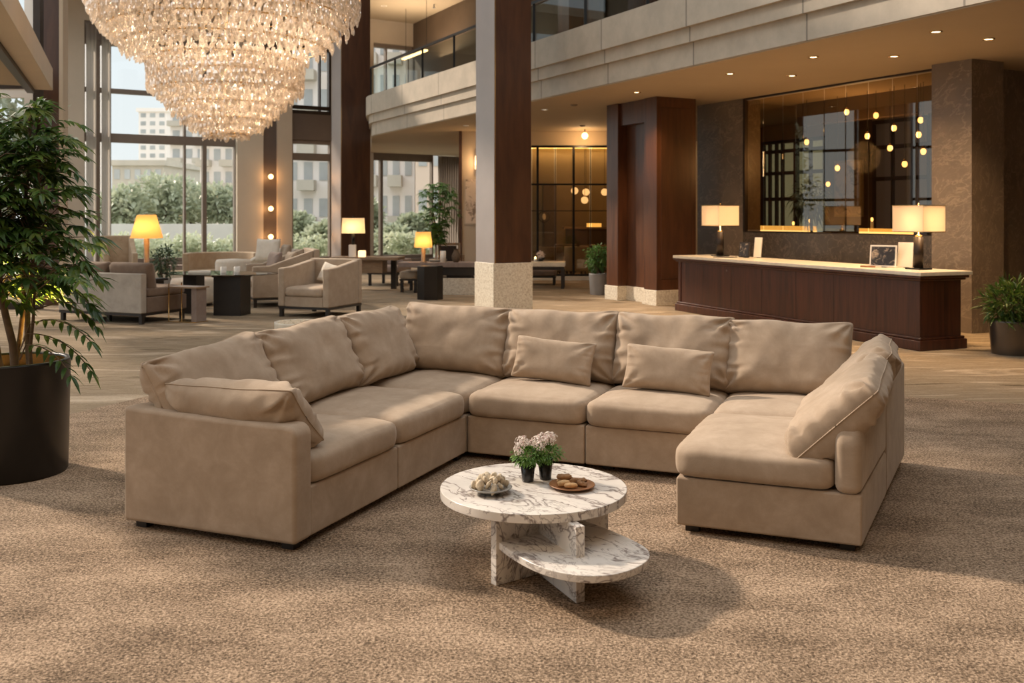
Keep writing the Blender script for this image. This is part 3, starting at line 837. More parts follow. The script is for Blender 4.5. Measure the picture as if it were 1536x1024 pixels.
# ---- left facade: tall glazed wall (outside the frame, mirrored in the reception glass, daylight comes through it)
root = thing('window_12', None, None); struct(root)
XL = -15.0
MB().box(XL - .2, XL, -9, 28.2, 0, .35).build('sill', 'taupe_frame', root)
MB().box(XL - .2, XL, -9, 28.2, 8.3, TOP).build('head', 'taupe_frame', root)
for k in range(17):
    y = -8.9 + k * 2.2; MB().box(XL - .18, XL, y - (.16 if k % 3 == 0 else .05), y + (.16 if k % 3 == 0 else .05), .35, 8.3).build('mullion', 'bronze_frame', root)
for z in (2.3, 4.2, 6.3): MB().box(XL - .15, XL - .02, -9, 28.2, z, z + .10).build('transom', 'bronze_frame', root)

for (x, y, e) in ((-4.5, -3.0, 560), (1.0, -3.0, 330), (6.5, -1.0, 180)):  # added fill spots without fixtures, brighten the sofa front from behind the viewer
    l_ = light('rear_fill_spot', 'SPOT', None, (x, y, 8.6), e, (1, .76, .52), .25, spot_size=R(75), spot_blend=.8)
    l_.rotation_euler = Vector((-x * .15, 5.5 - y * .4, -8.6)).to_track_quat('-Z', 'Y').to_euler()
struct(MB().prism([(-8.4, 5), (-2.2, 5), (-2.2, 24), (-8.4, 24)], TOP, TOP + .3).build('sun_blocker_band', 'ceiling_paint'))  # added unseen strip overhead, blocks the sun from the right floor and fascia
# ================================================================== THE SECTIONAL SOFA
SO = thing('sectional_sofa', 'large U-shaped sectional sofa in tan brushed fabric on the rug', 'sofa', (-1.095, 4.843, .010), R(-22))
SU = 'sofa_suede'
def sbox(name, x0, x1, y0, y1, z0, z1, bev=.02, seg=3):
    return MB().box(x0, x1, y0, y1, z0, z1).build(name, SU, SO, bev, seg)
G = .003
for (x0, x1, y0, y1) in ((-.93, 0, .15, 1.09), (-.93, 0, 1.09, 2.07), (-.93, 0, 2.07, 2.93), (0, .865, 2.07, 2.93), (.865, 1.70, 2.07, 2.93), (1.70, 2.55, 2.07, 2.93), ):
    sbox('base_section', x0 + G, x1 - G, y0 + G, y1 - G, .04, .30, .014)
def panel(name, pts_profile, along, fixed0, fixed1, bev=.03):
    "upright upholstered panel: 2d profile extruded over its thickness"
    mb = MB(); n = len(pts_profile)
    if along == 'y':      # profile in y-z, thickness x
        v = [(fixed0, a, z) for a, z in pts_profile] + [(fixed1, a, z) for a, z in pts_profile]
    else:
        v = [(a, fixed0, z) for a, z in pts_profile] + [(a, fixed1, z) for a, z in pts_profile]
    f = [tuple(range(n)), tuple(reversed(range(n, 2 * n)))] + [(i, n + i, n + (i + 1) % n, (i + 1) % n) for i in range(n)]
    if along == 'y': f = [tuple(reversed(q)) for q in f]
    mb.add(v, f, False)
    return mb.build(name, SU, SO, bev, 4)
def arcpts(cx, cz, r, a0, a1, n=7): return [(cx + r * cos(R(a0 + (a1 - a0) * k / n)), cz + r * sin(R(a0 + (a1 - a0) * k / n))) for k in range(n + 1)]
# left arm (profile in x-z, rounded front top)
panel('arm', [(-1.10, .04), (.01, .04)] + arcpts(-.05, .575, .06, 0, 90) + [(-.6, .642), (-1.10, .66)], 'x', 0.0, .155, .025)
# back panels of the three runs
panel('back_panel', [(.158, .04), (1.085, .04), (1.085, .66), (.158, .66)], 'y', -1.10, -.93, .025)
panel('back_panel', [(1.091, .04), (2.065, .04), (2.065, .66), (1.091, .66)], 'y', -1.10, -.93, .025)
panel('back_panel', [(2.071, .04), (3.10, .04), (3.10, .66), (2.071, .66)], 'y', -1.10, -.93, .025)
for a, b in ((-.928, -.003), (.0, .862), (.867, 1.697), (1.702, 2.548)):
    panel('back_panel', [(a, .04), (b, .04), (b, .67), (a, .67)], 'x', 2.93, 3.10, .025)
def skew(name, prof, z0_, t0, bev=.03):
    mb = MB(); n = len(prof)
    xo = lambda y: 2.64 + (y - 1.03) * .098
    v = [(xo(y) - t0 - (y - 1.03) * .045, y, z) for y, z in prof] + [(xo(y), y, z) for y, z in prof]
    f = [tuple(reversed(range(n))), tuple(range(n, 2 * n))] + [(i, (i + 1) % n, n + (i + 1) % n, n + i) for i in range(n)]
    mb.add(v, f, False); return mb.build(name, SU, SO, bev, 4)
skew('back_panel', [(2.073, .04), (3.10, .04), (3.10, .70), (2.073, .69)], 0, .10, .025)
skew('back_panel', [(1.03, .295), (2.067, .295), (2.067, .69), (1.28, .66)] + arcpts(1.15, .53, .12, 95, 180, 8), 0, .13, .045)
MB().prism([(1.70 + G, 1.05 + G), (2.642, 1.05 + G), (2.74, 2.067), (1.70 + G, 2.067)], .04, .297).build('base_section', SU, SO, .014, 3)
# seat cushions
def seat(x0, x1, y0, y1, seed, z=.297, h=.165, crown=.035):
    mb = box_cushion(x1 - x0, y1 - y0, h, seed, crown=crown)
    return mb.build('seat_cushion', SU, SO, loc=((x0 + x1) / 2, (y0 + y1) / 2, z))
seat(-.925, .015, .160, 1.092, 1)
seat(-.925, .015, 1.098, 2.066, 2)
seat(-.925, .0, 2.074, 2.925, 3)
seat(.006, .862, 2.045, 2.925, 4)
seat(.870, 1.697, 2.045, 2.925, 5)
seat(1.705, 2.545, 2.066, 2.925, 6)
seat(1.690, 2.512, 1.035, 2.058, 7)
# back cushions
def bcush(cx, cy, cz, w, h, t, yaw, tilt, seed, roll=0, name='back_cushion', **kw):
    mb = pillow(w, h, t, seed, **kw)
    o = mb.build(name, SU, SO)
    MB().tube(mb.rim, .0042, 6).build('welt', SU, o)
    o.matrix_local = Matrix.Translation((cx, cy, cz)) @ Matrix.Rotation(R(yaw), 4, 'Z') @ Matrix.Rotation(R(tilt), 4, 'X') @ Matrix.Rotation(R(roll), 4, 'Y')
    return o
kw = dict(pinch=.035, wr=.015, belly=.22, power=.40, n=52)
# yaw 0: faces -y (towards camera); left run faces +x -> yaw 90
bcush(-.90, .53, .690, .98, .54, .30, 90, -27, 11, roll=-4, **kw)
bcush(-.88, 1.44, .715, .97, .55, .30, 90, -22, 12, roll=-2, **kw)
bcush(-.85, 2.28, .725, .84, .55, .29, 90, -19, 13, roll=0, **kw)
bcush(-.44, 2.825, .73, .93, .54, .28, 0, -16, 14, roll=1, **kw)
bcush(.435, 2.83, .725, .90, .53, .29, 0, -16, 15, roll=0, **kw)
bcush(1.29, 2.83, .725, .87, .53, .29, 0, -16, 16, roll=0, **kw)
bcush(2.09, 2.83, .715, .86, .52, .28, 0, -16, 17, roll=0, **kw)
kw2 = dict(kw, power=.27)
bcush(2.60, 2.38, .675, .88, .54, .27, -90, -38, 18, roll=-2, **kw2)
bcush(2.53, 1.53, .645, .98, .58, .27, -90, -46, 19, roll=3, **kw2)
# arm cushion slumped over the left arm
bcush(-.455, .20, .640, .84, .43, .27, 180, -42, 21, roll=2, name='arm_cushion', pinch=.05, wr=.014, belly=.2, power=.42, n=48)
for fx, fy in ((-1.02, .08), (-.07, .08), (-.07, 2.02), (-1.02, 3.0), (.80, 2.2), (1.0, 2.2), (1.78, 1.13), (2.57, 1.13), (2.65, 3.0), (.8, 3.0)):
    MB().box(fx - .035, fx + .035, fy - .03, fy + .03, 0, .04).build('foot', 'black_wood', SO)
# two lumbar pillows lying on the seats
def lumbar(lx, ly, lz, yaw, tilt, roll, seed, label):
    mb = pillow(.615, .315, .155, seed, n=36, pinch=.05, wr=.006, power=.5)
    o = mb.build('lumbar_pillow', SU)
    M = Matrix.Translation((-1.095, 4.843, .010)) @ Matrix.Rotation(R(-22), 4, 'Z')
    o.matrix_world = M @ Matrix.Translation((lx, ly, lz)) @ Matrix.Rotation(R(yaw), 4, 'Z') @ Matrix.Rotation(R(tilt), 4, 'X') @ Matrix.Rotation(R(roll), 4, 'Y')
    tag(o, label, 'pillow', 'small lumbar pillows on the sectional')
lumbar(.47, 2.565, .645, 2, -20, 4, 31, 'small tan rectangular pillow on the middle seat, directly behind the flower pots')
lumbar(1.33, 2.50, .640, 2, -20, 3, 32, 'small tan rectangular pillow on the seat nearer the right chaise')

# ================================================================== MARBLE COFFEE TABLE
TX, TY = .125, 4.67
T = thing('coffee_table', 'round white veined marble coffee table with crossed slab legs and low shelf', 'coffee table', (TX, TY, .010))
def loc(p): return Vector((p[0] - TX, p[1] - TY))
TZ = .375
mb = MB(); seg = 96; r = .455; th = .042
mb.prism([(r * cos(2 * pi * k / seg) - .02, r * sin(2 * pi * k / seg) + .055) for k in range(seg)], TZ - th, TZ)
mb.build('tabletop', 'white_marble', T, .0035)
def slableg(name, p, q, th, z0, z1):
    a, b = loc(p), loc(q); n = (b - a).normalized(); n = Vector((-n.y, n.x)) * th / 2
    mb = MB().prism([a - n, b - n, b + n, a + n], z0, z1); return mb.build(name, 'white_marble', T, .003)
slableg('leg_slab', (-.085, 4.44), (.47, 4.86), .042, 0, TZ - th)
slableg('leg_slab', (.300, 4.235), (.055, 4.79), .044, 0, TZ - th)
sp_ = [(-.075, 4.50), (-.072, 4.455), (.0, 4.30), (.08, 4.17), (.17, 4.075), (.28, 4.02), (.39, 4.02), (.48, 4.065), (.555, 4.14), (.605, 4.23), (.615, 4.33), (.585, 4.42), (.52, 4.53), (.44, 4.65), (.34, 4.77), (.20, 4.72), (.08, 4.63)]
def smooth(pts, it=2):
    for _ in range(it):
        o = []
        for i in range(len(pts)):
            a = Vector(pts[i]); b = Vector(pts[(i + 1) % len(pts)]); o += [a * .75 + b * .25, a * .25 + b * .75]
        pts = o
    return pts
mb = MB().prism([loc(p) for p in smooth(sp_)], .165, .198); mb.build('shelf', 'white_marble', T, .004)

TT = TZ + .010
# flower pots
def flowerpot(x, y, r, h, seed, lab, spread):
    root = thing('flower_pot', lab, 'potted flowers', (x, y, TT), 0, 'potted flowers on the marble table')
    MB().lathe([(0.0, 0), (r * .72, 0), (r * .76, .004), (r, h), (r * .93, h), (r * .86, h * .55), (0, h * .55)], 32, None, False).build('pot', 'ceramic_black', root)
    rg = random.Random(seed)
    gm = MB(); st = MB(); 
    heads = []
    for k in range(9):
        a = rg.uniform(0, 2 * pi); q = spread * sqrt(rg.uniform(.05, 1))
        heads.append(Vector((q * cos(a), q * sin(a) * .8, h + .055 + .055 * (1 - (q / spread) ** 2) + rg.uniform(-.008, .012))))
    for hd in heads:
        st.tube([(hd.x * .2, hd.y * .2, h * .5), (hd.x * .5, hd.y * .5, h + .01), tuple(hd)], .0016, 5)
    st.build('stem', 'posy_leaf', root)
    for _ in range(620):
        d = rdir(rg, .2); p = Vector((d.x * spread * rg.uniform(.2, 1.15), d.y * spread * rg.uniform(.2, 1.1), h + .03 + d.z * .035))
        leaf(gm, p, d + Vector((0, 0, .3)), Vector((0, 0, 1)) + rdir(rg) * .4, rg.uniform(.016, .030), .011, droop=.5)
    for _ in range(8):
        a = rg.uniform(0, 2 * pi)
        for k in range(9):
            t = k / 8; p = Vector((cos(a) * spread * (.8 + t * .5), sin(a) * spread * (.8 + t * .4), h + .03 - t * .035))
            leaf(gm, p, Vector((cos(a + (k % 2 * 2 - 1) * .9), sin(a + (k % 2 * 2 - 1) * .9), -.2)), Vector((0, 0, 1)), .014, .006)
    gm.build('foliage', 'posy_leaf', root)
    for hd in heads:
        fm = MB()
        for _ in range(52):
            d = rdir(rg, .35); c = hd + d * .024 * rg.uniform(.75, 1.1)
            for j in range(4):
                an = j * pi / 2 + rg.random(); s = d.cross(Vector((cos(an), sin(an), .3))).normalized()
                leaf(fm, c, s + d * .35, d, .0062, .0055, droop=0)
        fm.build('flower_head', 'petal', root)
    return root
vp = FP(793, 722, TT); flowerpot(vp.x - .004, vp.y + .005, .038, .098, 5, 'left of two small black pots of pink-white flowers', .075)
vp = FP(817, 719, TT); flowerpot(vp.x + .004, vp.y + .008, .038, .106, 9, 'right of two small black pots of pink-white flowers, beside the biscuits', .078)
# bowl of pale shells / blossoms
bp = FP(736, 739, TT)
root = thing('shell_bowl', 'small shallow grey bowl on the marble table left of the flowers', 'bowl', (bp.x, bp.y, TT))
MB().lathe([(0, 0), (.040, 0), (.046, .006), (.075, .016), (.103, .030), (.099, .033), (.07, .021), (0, .011)], 40, None, False).build('bowl', 'ceramic_grey', root)
rg = random.Random(3)
for k in range(26):
    a = k * 2.399; q = .082 * sqrt((k + .5) / 26); zz = .034 + .040 * (1 - (q / .085) ** 2) + rg.uniform(-.004, .006)
    mb = MB(); Mx = Matrix.Rotation(rg.uniform(0, 6), 3, 'Z') @ Matrix.Rotation(rg.uniform(-.9, .9), 3, 'X')
    vs = []; fs = []; sg, rn = 12, 7; L_ = rg.uniform(.015, .023)
    mb.ball((0, 0, 0), 1, sg, rn)
    for i, v in enumerate(mb.v):
        an = atan2(v.y, v.x); rb = 1 + .28 * sin(an * 5 + k) * (1 - abs(v.z)) + .5 * noise.noise(v * 3.2 + Vector((k, 0, 0)))
        w = Vector((v.x * rb * L_ * .8, v.y * rb * L_ * .55, v.z * L_ * 1.25 * (1 + .3 * noise.noise(v * 3 + Vector((0, k, 0))))))
        mb.v[i] = Mx @ w
    o = mb.build('seashell', 'shell', None)
    o.location = (bp.x + q * cos(a), bp.y + q * sin(a) * .95, TT + zz)
    tag(o, 'small cream ridged shell heaped with others in the shallow grey bowl', 'shell', 'shells in the grey bowl')
# plate with biscuits
pp = FP(858, 731, TT)
root = thing('wooden_plate', 'round brown wooden plate on the marble table right of the flower pots', 'plate', (pp.x, pp.y, TT))
MB().lathe([(0, 0), (.07, 0), (.078, .003), (.112, .016), (.110, .020), (.074, .008), (0, .007)], 48, None, False).build('dish', 'wood_plate', root)
def biscuit(name, dx, dy, dz, lx, ly, h, rz, ry, mat, lab, bumps=0.1, seed=0):
    mb = MB(); mb.ball((0, 0, 0), 1, 20, 12)
    for i, v in enumerate(mb.v):
        m = (abs(v.x) ** 2.6 + abs(v.y) ** 2.6 + abs(v.z) ** 2.6) ** (1 / 2.6)
        w = v / max(m, .01); nn = 1 + bumps * noise.noise(w * 2.6 + Vector((seed, 0, 0)))
        pinch_ = 1 - .12 * exp(-(w.x / .3) ** 2)
        mb.v[i] = Vector((w.x * lx * nn, w.y * ly * nn * pinch_, w.z * h * nn))
    o = mb.build(name, mat); o.location = (pp.x + dx, pp.y + dy, TT + dz); o.rotation_euler = (0, ry, rz)
    tag(o, lab, 'biscuit', 'biscuits on the wooden plate')
biscuit('biscuit', -.035, .030, .044, .036, .020, .013, .1, .05, 'biscuit_dark', 'browned long biscuit resting on top at the back of the plate', .3, 1)
biscuit('biscuit', -.040, -.008, .023, .033, .020, .0145, .35, 0, 'biscuit', 'golden oval biscuit at the left side of the plate', .15, 2)
biscuit('biscuit', -.008, -.042, .022, .032, .017, .0125, .10, 0, 'biscuit', 'pale golden finger biscuit at the front of the plate', .12, 3)
biscuit('biscuit', .012, .010, .027, .030, .017, .015, 1.0, .3, 'biscuit_dark', 'dark knobbly biscuit in the middle of the plate', .4, 4)
biscuit('biscuit', -.035, .045, .021, .036, .020, .013, -.2, 0, 'biscuit', 'golden biscuit half hidden beneath the browned one', .15, 5)
biscuit('biscuit', .045, -.012, .022, .026, .016, .011, -.5, .15, 'biscuit_dark', 'small dark crumbly biscuit at the right side of the plate', .5, 6)
biscuit('biscuit', .050, .030, .024, .026, .018, .012, .4, -.1, 'biscuit_dark', 'crumbly brown biscuit at the back right of the plate', .45, 7)

# ================================================================== BIG POTTED PLANT AT THE LEFT
PXp, PYp = PX(15, 6.4), 6.4
root = thing('potted_tree', 'tall leafy indoor tree in a big black cylindrical planter at the left edge', 'potted plant', (PXp, PYp, .010))
MB().lathe([(.342, 0), (.352, .01), (.368, .73), (.368, .742), (.362, .748), (.338, .748), (.333, .74), (.333, .66)], 64, None, False).build('planter', 'planter_black', root)
MB().lathe([(.332, .735), (.332, .662)], 64, None, False).build('liner', 'brass', root)
MB().lathe([(0, .665), (.331, .662)], 48, None, False).build('soil', 'soil', root)
rg = random.Random(12)
leaves = MB()
def spray(mb, base, d, n, ln, wd, r):
    for k in range(n):
        a = -1.15 + 2.3 * k / max(1, n - 1)
        side = d.cross(Vector((0, 0, 1)));
        if side.length < .1: side = Vector((1, 0, 0))
        side.normalize()
        q = (d * cos(a) + side * sin(a) + Vector((0, 0, -.25 + r.uniform(-.25, .25)))).normalized()
        leaf(mb, base, q, Vector((0, 0, 1)) + rdir(r) * .4, ln * r.uniform(.75, 1.15), wd * r.uniform(.8, 1.2), droop=.45)
def frond(mb, base, d, length, n, ln, wd, r):
    prev = base.copy(); dd = d.normalized(); pts = [tuple(base)]
    for k in range(n):
        t = (k + 1) / n; dd = (dd + Vector((0, 0, -.16))).normalized(); prev = prev + dd * length / n; pts.append(tuple(prev))
        s = dd.cross(Vector((0, 0, 1))).normalized()
        for sg in (-1, 1):
            leaf(mb, prev, (dd * .75 + s * sg * .9 + Vector((0, 0, r.uniform(-.25, .1)))), Vector((0, 0, 1)) + rdir(r) * .25, ln * r.uniform(.85, 1.1) * (1 - .25 * t), wd, droop=.35)
    leaf(mb, prev, dd, Vector((0, 0, 1)), ln, wd, droop=.3)
    return pts
stems = [(-.10, .05, .030), (.03, -.04, .026), (.07, .10, .022), (-.16, -.08, .020), (.14, .0, .012), (-.02, .14, .018), (-.22, .06, .016)]
tips = []
for sx_, sy_, sr in stems:
    pts = []; x, y = sx_, sy_; lean = Vector((sx_ * .75 + rg.uniform(-.1, .1), sy_ * .7 + rg.uniform(-.1, .1)))
    H = rg.uniform(1.35, 1.85)
    for k in range(9):
        t = k / 8; pts.append((x + lean.x * t * 1.2 + .02 * sin(k * 1.3 + x * 30), y + lean.y * t * 1.2 + .02 * cos(k + y * 20), .66 + H * t))
    MB().tube(pts, [sr * (1 - .55 * k / 8) for k in range(9)], 10).build('stem', 'bark', root)
    tips.append(pts)
twigs = MB()
for pts in tips:
    for k in range(62):
        t = rg.uniform(.22, 1.0) ** .9; i = min(7, int(t * 8)); u = t * 8 - i
        b = Vector(pts[i]).lerp(Vector(pts[i + 1]), u)
        d = rdir(rg, .15); d.z = abs(d.z) * .6 + rg.uniform(-.15, .3); d.normalize()
        ln_ = rg.uniform(.14, .44) * (1.25 - .85 * t)
        e = b + d * ln_
        twigs.tube([tuple(b), tuple(b.lerp(e, .5) + Vector((0, 0, .03))), tuple(e)], [.005, .004, .0025], 5)
        if rg.random() < .45: frond(leaves, e, d + Vector((0, 0, .1)), rg.uniform(.12, .24), 5, rg.uniform(.09, .13), .036, rg)
        else: spray(leaves, e, d, rg.randint(6, 9), rg.uniform(.12, .19), .044, rg)
# long arching fronds to the right, the ones standing out against the floor
for (bx, by, bz, dx, dy, dz, L2, n_) in ((.10, -.02, 1.45, 1, -.1, .45, .55, 8), (.12, 0, 1.30, 1, .1, .15, .50, 8), (.13, -.05, 1.62, 1, -.2, .2, .50, 8), (.12, .02, 1.75, .9, .1, .35, .42, 7),
                                     (.14, -.02, .98, 1, -.25, .55, .50, 8), (.13, -.04, .92, 1, -.1, .18, .52, 8), (.13, -.05, .85, .9, -.4, .20, .46, 7), (.05, 0, 2.0, .8, 0, .5, .40, 7), (.12, 0, 1.15, 1, .2, .25, .48, 8)):
    p = frond(leaves, Vector((bx, by, bz)), Vector((dx, dy, dz)), L2, n_, .12, .036, rg)
    twigs.tube([(bx - .04, by, bz - .10)] + p, [.006] + [.004] * len(p), 5)
twigs.build('twigs', 'bark', root)
leaves.build('foliage', 'leaf_dark', root)
upl = light('planter_uplight', 'SPOT', root, (-.02, .20, .76), 220, (1, .70, .18), .05, spot_size=R(95), spot_blend=.6)
upl.rotation_euler = (R(180), 0, 0)
# ================================================================== CHANDELIER
HD = 13.0; HX = PX(340, HD)
ch = thing('crystal_chandelier', 'huge tiered crystal chandelier glowing warm, hanging at the upper left', 'chandelier', (HX, HD, 0))
s_ = HD / FPX
def crad(y):
    K = [(-90, 210), (12, 206), (30, 200), (46, 190), (66, 166), (84, 150), (94, 118), (136, 116), (150, 98), (170, 78), (190, 56), (207, 26), (215, 8)]
    for (a, ra), (b, rb_) in zip(K[:-1], K[1:]):
        if a <= y <= b: return (ra + (rb_ - ra) * (y - a) / (b - a)) * s_ * .95
    return 8 * s_
fr = MB()
for y in range(-84, 205, 22):
    r_ = crad(y) * .93; z = PZ(y, HD)
    M_ = Matrix.Translation((0, 0, z))
    n = 48; vs = []; fs = []
    for i in range(n):
        a = 2 * pi * i / n
        for dr, dz in ((-.012, -.008), (.012, -.008), (.012, .008), (-.012, .008)): vs.append(((r_ + dr) * cos(a), (r_ + dr) * sin(a), dz))
    for i in range(n):
        j = (i + 1) % n
        for c in range(4): fs.append((i * 4 + c, j * 4 + c, j * 4 + (c + 1) % 4, i * 4 + (c + 1) % 4))
    fr.add(vs, fs, True, M_)
fr.build('tier_rings', 'brass', ch)
MB().tube([(0, 0, PZ(200, HD)), (0, 0, TOP)], .02, 8).build('stem', 'brass', ch)
sp2 = MB()
for k in range(12):
    a = 2 * pi * k / 12
    sp2.tube([(0, 0, PZ(-80, HD)), (crad(-80) * cos(a), crad(-80) * sin(a), PZ(-84, HD))], .01, 6)
sp2.build('spokes', 'brass', ch)
# one crystal: small bead over a faceted almond drop
def crystal_mesh():
    mb = MB(); seg = 7
    prof = [(0, .088), (.010, .079), (0.003, .068), (.022, .048), (.033, .014), (.030, -.020), (.015, -.046), (0, -.056)]
    vs = [(0, 0, prof[0][1])]; fs = []
    for r_, z in prof[1:-1]:
        for k in range(seg): a = 2 * pi * k / seg; vs.append((r_ * cos(a), r_ * sin(a) * .55, z))
    vs.append((0, 0, prof[-1][1])); e = len(vs) - 1; m = len(prof) - 2
    for k in range(seg):
        l = (k + 1) % seg; fs.append((0, 1 + k, 1 + l))
        for i in range(m - 1): fs.append((1 + i * seg + k, 1 + (i + 1) * seg + k, 1 + (i + 1) * seg + l, 1 + i * seg + l))
        fs.append((1 + (m - 1) * seg + k, e, 1 + (m - 1) * seg + l))
    mb.add(vs, fs, False); return mb
cm = crystal_mesh(); cverts = [v.copy() for v in cm.v]; cfaces = cm.f
rg = random.Random(21); pos = []
y = -84; row = 0
while y < 212:
    for lay, kr in ((0, 1.0), (1, .91), (2, .80)):
        r_ = crad(y) * kr + .004
        n = max(3, int(2 * pi * r_ / (.076, .10, .14)[lay]))
        off = (row % 2) * .5
        for k in range(n):
            a = 2 * pi * (k + off) / n
            if sin(a) > .25 and y < 120: continue        # far side, never in view from the hall
            rr_ = r_ + rg.uniform(-.02, .02)
            pos.append((rr_ * cos(a), rr_ * sin(a), PZ(y + rg.uniform(-3, 3), HD), a + pi / 2 + rg.uniform(-.35, .35), rg.uniform(.9, 1.2)))
            if lay == 0 and rg.random() < .55: pos.append((rr_ * cos(a + .03), rr_ * sin(a + .03), PZ(y + rg.uniform(3, 8), HD), a, rg.uniform(.35, .5)))
    y += 11; row += 1
pos.sort(key=lambda p: (round(p[1], 1), abs(p[0])))
near = [p for p in pos if p[2] < PZ(5, HD) and p[4] > .85]
idxn = set(id(p) for p in near[::max(1, len(near) // 300)][:100])
src = None; rest = MB()
for p in pos:
    if id(p) in idxn:
        if src is None: o = src = cm.build('crystal', 'crystal', ch)
        else: o = src.copy(); COL.objects.link(o); o.parent = ch
        o.location = p[:3]; o.rotation_euler[2] = p[3]; o.scale = (p[4], p[4], p[4])
    else:
        M_ = Matrix.Translation(p[:3]) @ Matrix.Rotation(p[3], 4, 'Z') @ Matrix.Scale(p[4], 4)
        rest.add(cverts, cfaces, False, M_)
o = rest.build('crystals', 'crystal', ch); o['kind'] = 'stuff'
b0_ = MB().ball((0, 0, 0), .022, 8, 6).build('bulb', 'bulb_crystal', ch)
for k in range(46):
    a = k * 2.399; y = -70 + 260 * ((k * .618) % 1); r_ = crad(y) * .74
    o = b0_ if k == 0 else b0_.copy()
    if k: COL.objects.link(o); o.parent = ch
    o.location = (r_ * cos(a), r_ * sin(a), PZ(y, HD))
for (x, yy, z, e) in ((0, -.3, PZ(140, HD), 9), (-.8, -.3, PZ(40, HD), 14), (.8, -.3, PZ(40, HD), 14), (0, -.6, PZ(80, HD), 14), (0, -.9, PZ(10, HD), 14)):
    light('chandelier_lamp', 'POINT', ch, (x, yy, z), e, (1, .83, .64), .15)

# ================================================================== DOWNLIGHTS
def downlight(px, py, z, power, lab, r=.075, dim=False, spot=120):
    D = (z - CH) * FPX / (HY - py); x = PX(px, D)
    root = thing('ceiling_downlight', lab, 'ceiling light', (x, D, z), 0, 'recessed ceiling downlights')
    MB().lathe([(r, 0), (r, -.012), (r * .82, -.014), (r * .80, -.002)], 24, None, False).build('trim_ring', 'brass' if not dim else 'white_paint', root)
    MB().lathe([(0, -.004), (r * .80, -.004)], 24, None, False, False).build('lens', 'dim_lens' if dim else 'downlight_lens', root)
    if power:
        light('lamp', 'SPOT', root, (0, 0, -.03), power * .85, (1, .64, .32), .06, spot_size=R(spot), spot_blend=.7)
    return root
dl = [(1404, 47, 260, 'upper right downlight in the balcony soffit, the left of the pair nearest the camera'), (1483, 58, 260, 'rightmost recessed downlight in the balcony soffit, above the stone pillar'),
      (1220, 85, 240, 'downlight in the soffit left of the pair nearest the camera'), (1188, 113, 200, 'downlight in the soffit just above the top edge of the reception glass'),
      (1095, 110, 240, 'downlight in the soffit in front of the marble beside the glass'), (955, 138, 240, 'downlight in the soffit just in front of the dark wood pier'),
      (1341, 84, 200, 'downlight in the soffit just before the right half of the reception glass')]
for px_, py_, pw, lb in dl: downlight(px_, py_, SOF, pw, lb + '')
downlight(817, 164, SOF, 80, 'dim downlight in the soffit right of the central column', dim=True)
downlight(699, 188, SOF, 80, 'dim downlight in the soffit left of the central column', dim=True)
downlight(576, 8.5, TOP, 0, 'left of the two dim downlights in the high upper ceiling', .10, True)
downlight(682, 21, TOP, 0, 'right of the two dim downlights in the high upper ceiling', .10, True)
for px_, py_, lb in ((861, 157, 'small ceiling sensor right of the dim downlight beside the column'), (874, 188, 'small ceiling sensor just in front of the globe ceiling light')):
    p = FP(px_, py_, SOF)
    tag(MB().lathe([(0, -.035), (.05, -.03), (.075, -.008), (.08, 0)], 20, None, False).build('ceiling_sensor', 'taupe_frame', None, loc=p), lb, 'sensor')
p = FP(651, 6, TOP)
root = thing('fire_sprinkler', 'small sprinkler head hanging from the high upper ceiling', 'sprinkler', (p.x, p.y, TOP))
MB().tube([(0, 0, 0), (0, 0, -.12)], .02, 8).build('stem', 'grey_pot', root); MB().lathe([(0, -.15), (.05, -.14), (.055, -.12), (0, -.12)], 12, None, False).build('head', 'grey_pot', root)
p = FP(872, 200, SOF)
root = thing('globe_ceiling_light', 'small glowing globe hanging just below the soffit before the glass partition', 'ceiling light', (p.x, min(p.y, 25.4), SOF))
MB().tube([(0, 0, 0), (0, 0, -.10)], .012, 8).build('stem', 'black_metal', root); MB().ball((0, 0, -.17), .085, 20, 12).build('globe', 'bulb_soft', root)
light('lamp', 'POINT', root, (0, 0, -.32), 30, WARM, .08)

# globes on the dark strip between the windows
for py_, lb in ((265, 'upper glowing wall globe on the dark strip between the windows'), (313, 'middle glowing wall globe on the dark strip between the windows'), (355, 'lowest glowing wall globe, just above the lounge chair back')):
    q = W(401.5, -.26); D = q.y
    root = thing('wall_globe_light', lb, 'wall light', (q.x, q.y, PZ(py_, D)), atan2(WD.y, WD.x), 'wall globes on the dark strip')
    MB().box(-.04, .04, 0.0, .055, -.04, .04).build('bracket', 'bronze_frame', root); MB().ball((0, -.075, 0), .085, 16, 10).build('globe', 'bulb_soft', root)
    light('lamp', 'POINT', root, (0, -.22, 0), 9, (1, .5, .18), .06)
# wall sconce and picture beside the column
x = PX(716, YP)
root = thing('wall_sconce', 'cylindrical glowing wall sconce left of the central column', 'wall light', (x, YP, PZ(244, YP)))
MB().box(-.03, .03, -.04, 0, -.1, .1).build('bracket', 'brass', root)
MB().lathe([(.065, -.18), (.065, .18)], 20, Matrix.Translation((0, -.11, 0)), True).build('shade', 'globe_glow', root)
light('lamp', 'POINT', root, (0, -.30, 0), 12, WARM, .06)
root = thing('framed_picture', 'pale framed ink painting on the wall behind the central column', 'picture', (PX(713, YP), YP, PZ(302, YP)))
MB().box(-.29, .34, -.03, 0, -.62, .62).build('frame', 'beige_wall', root); MB().box(-.26, .31, -.034, -.03, -.59, .59).build('artwork', 'ink_picture', root)

# ================================================================== RECEPTION DESK
DF = Vector((2.96, 17.6)); DR = Vector((5.15, 12.2)); DU = (DR - DF).normalized(); DN = Vector((-DU.y, DU.x))
if DN.x < 0: DN = -DN
DL = (DR - DF).length
desk = thing('reception_desk', 'long dark wood reception counter with a pale stone top', 'reception desk', (DF.x, DF.y, 0), atan2(DU.y, DU.x))
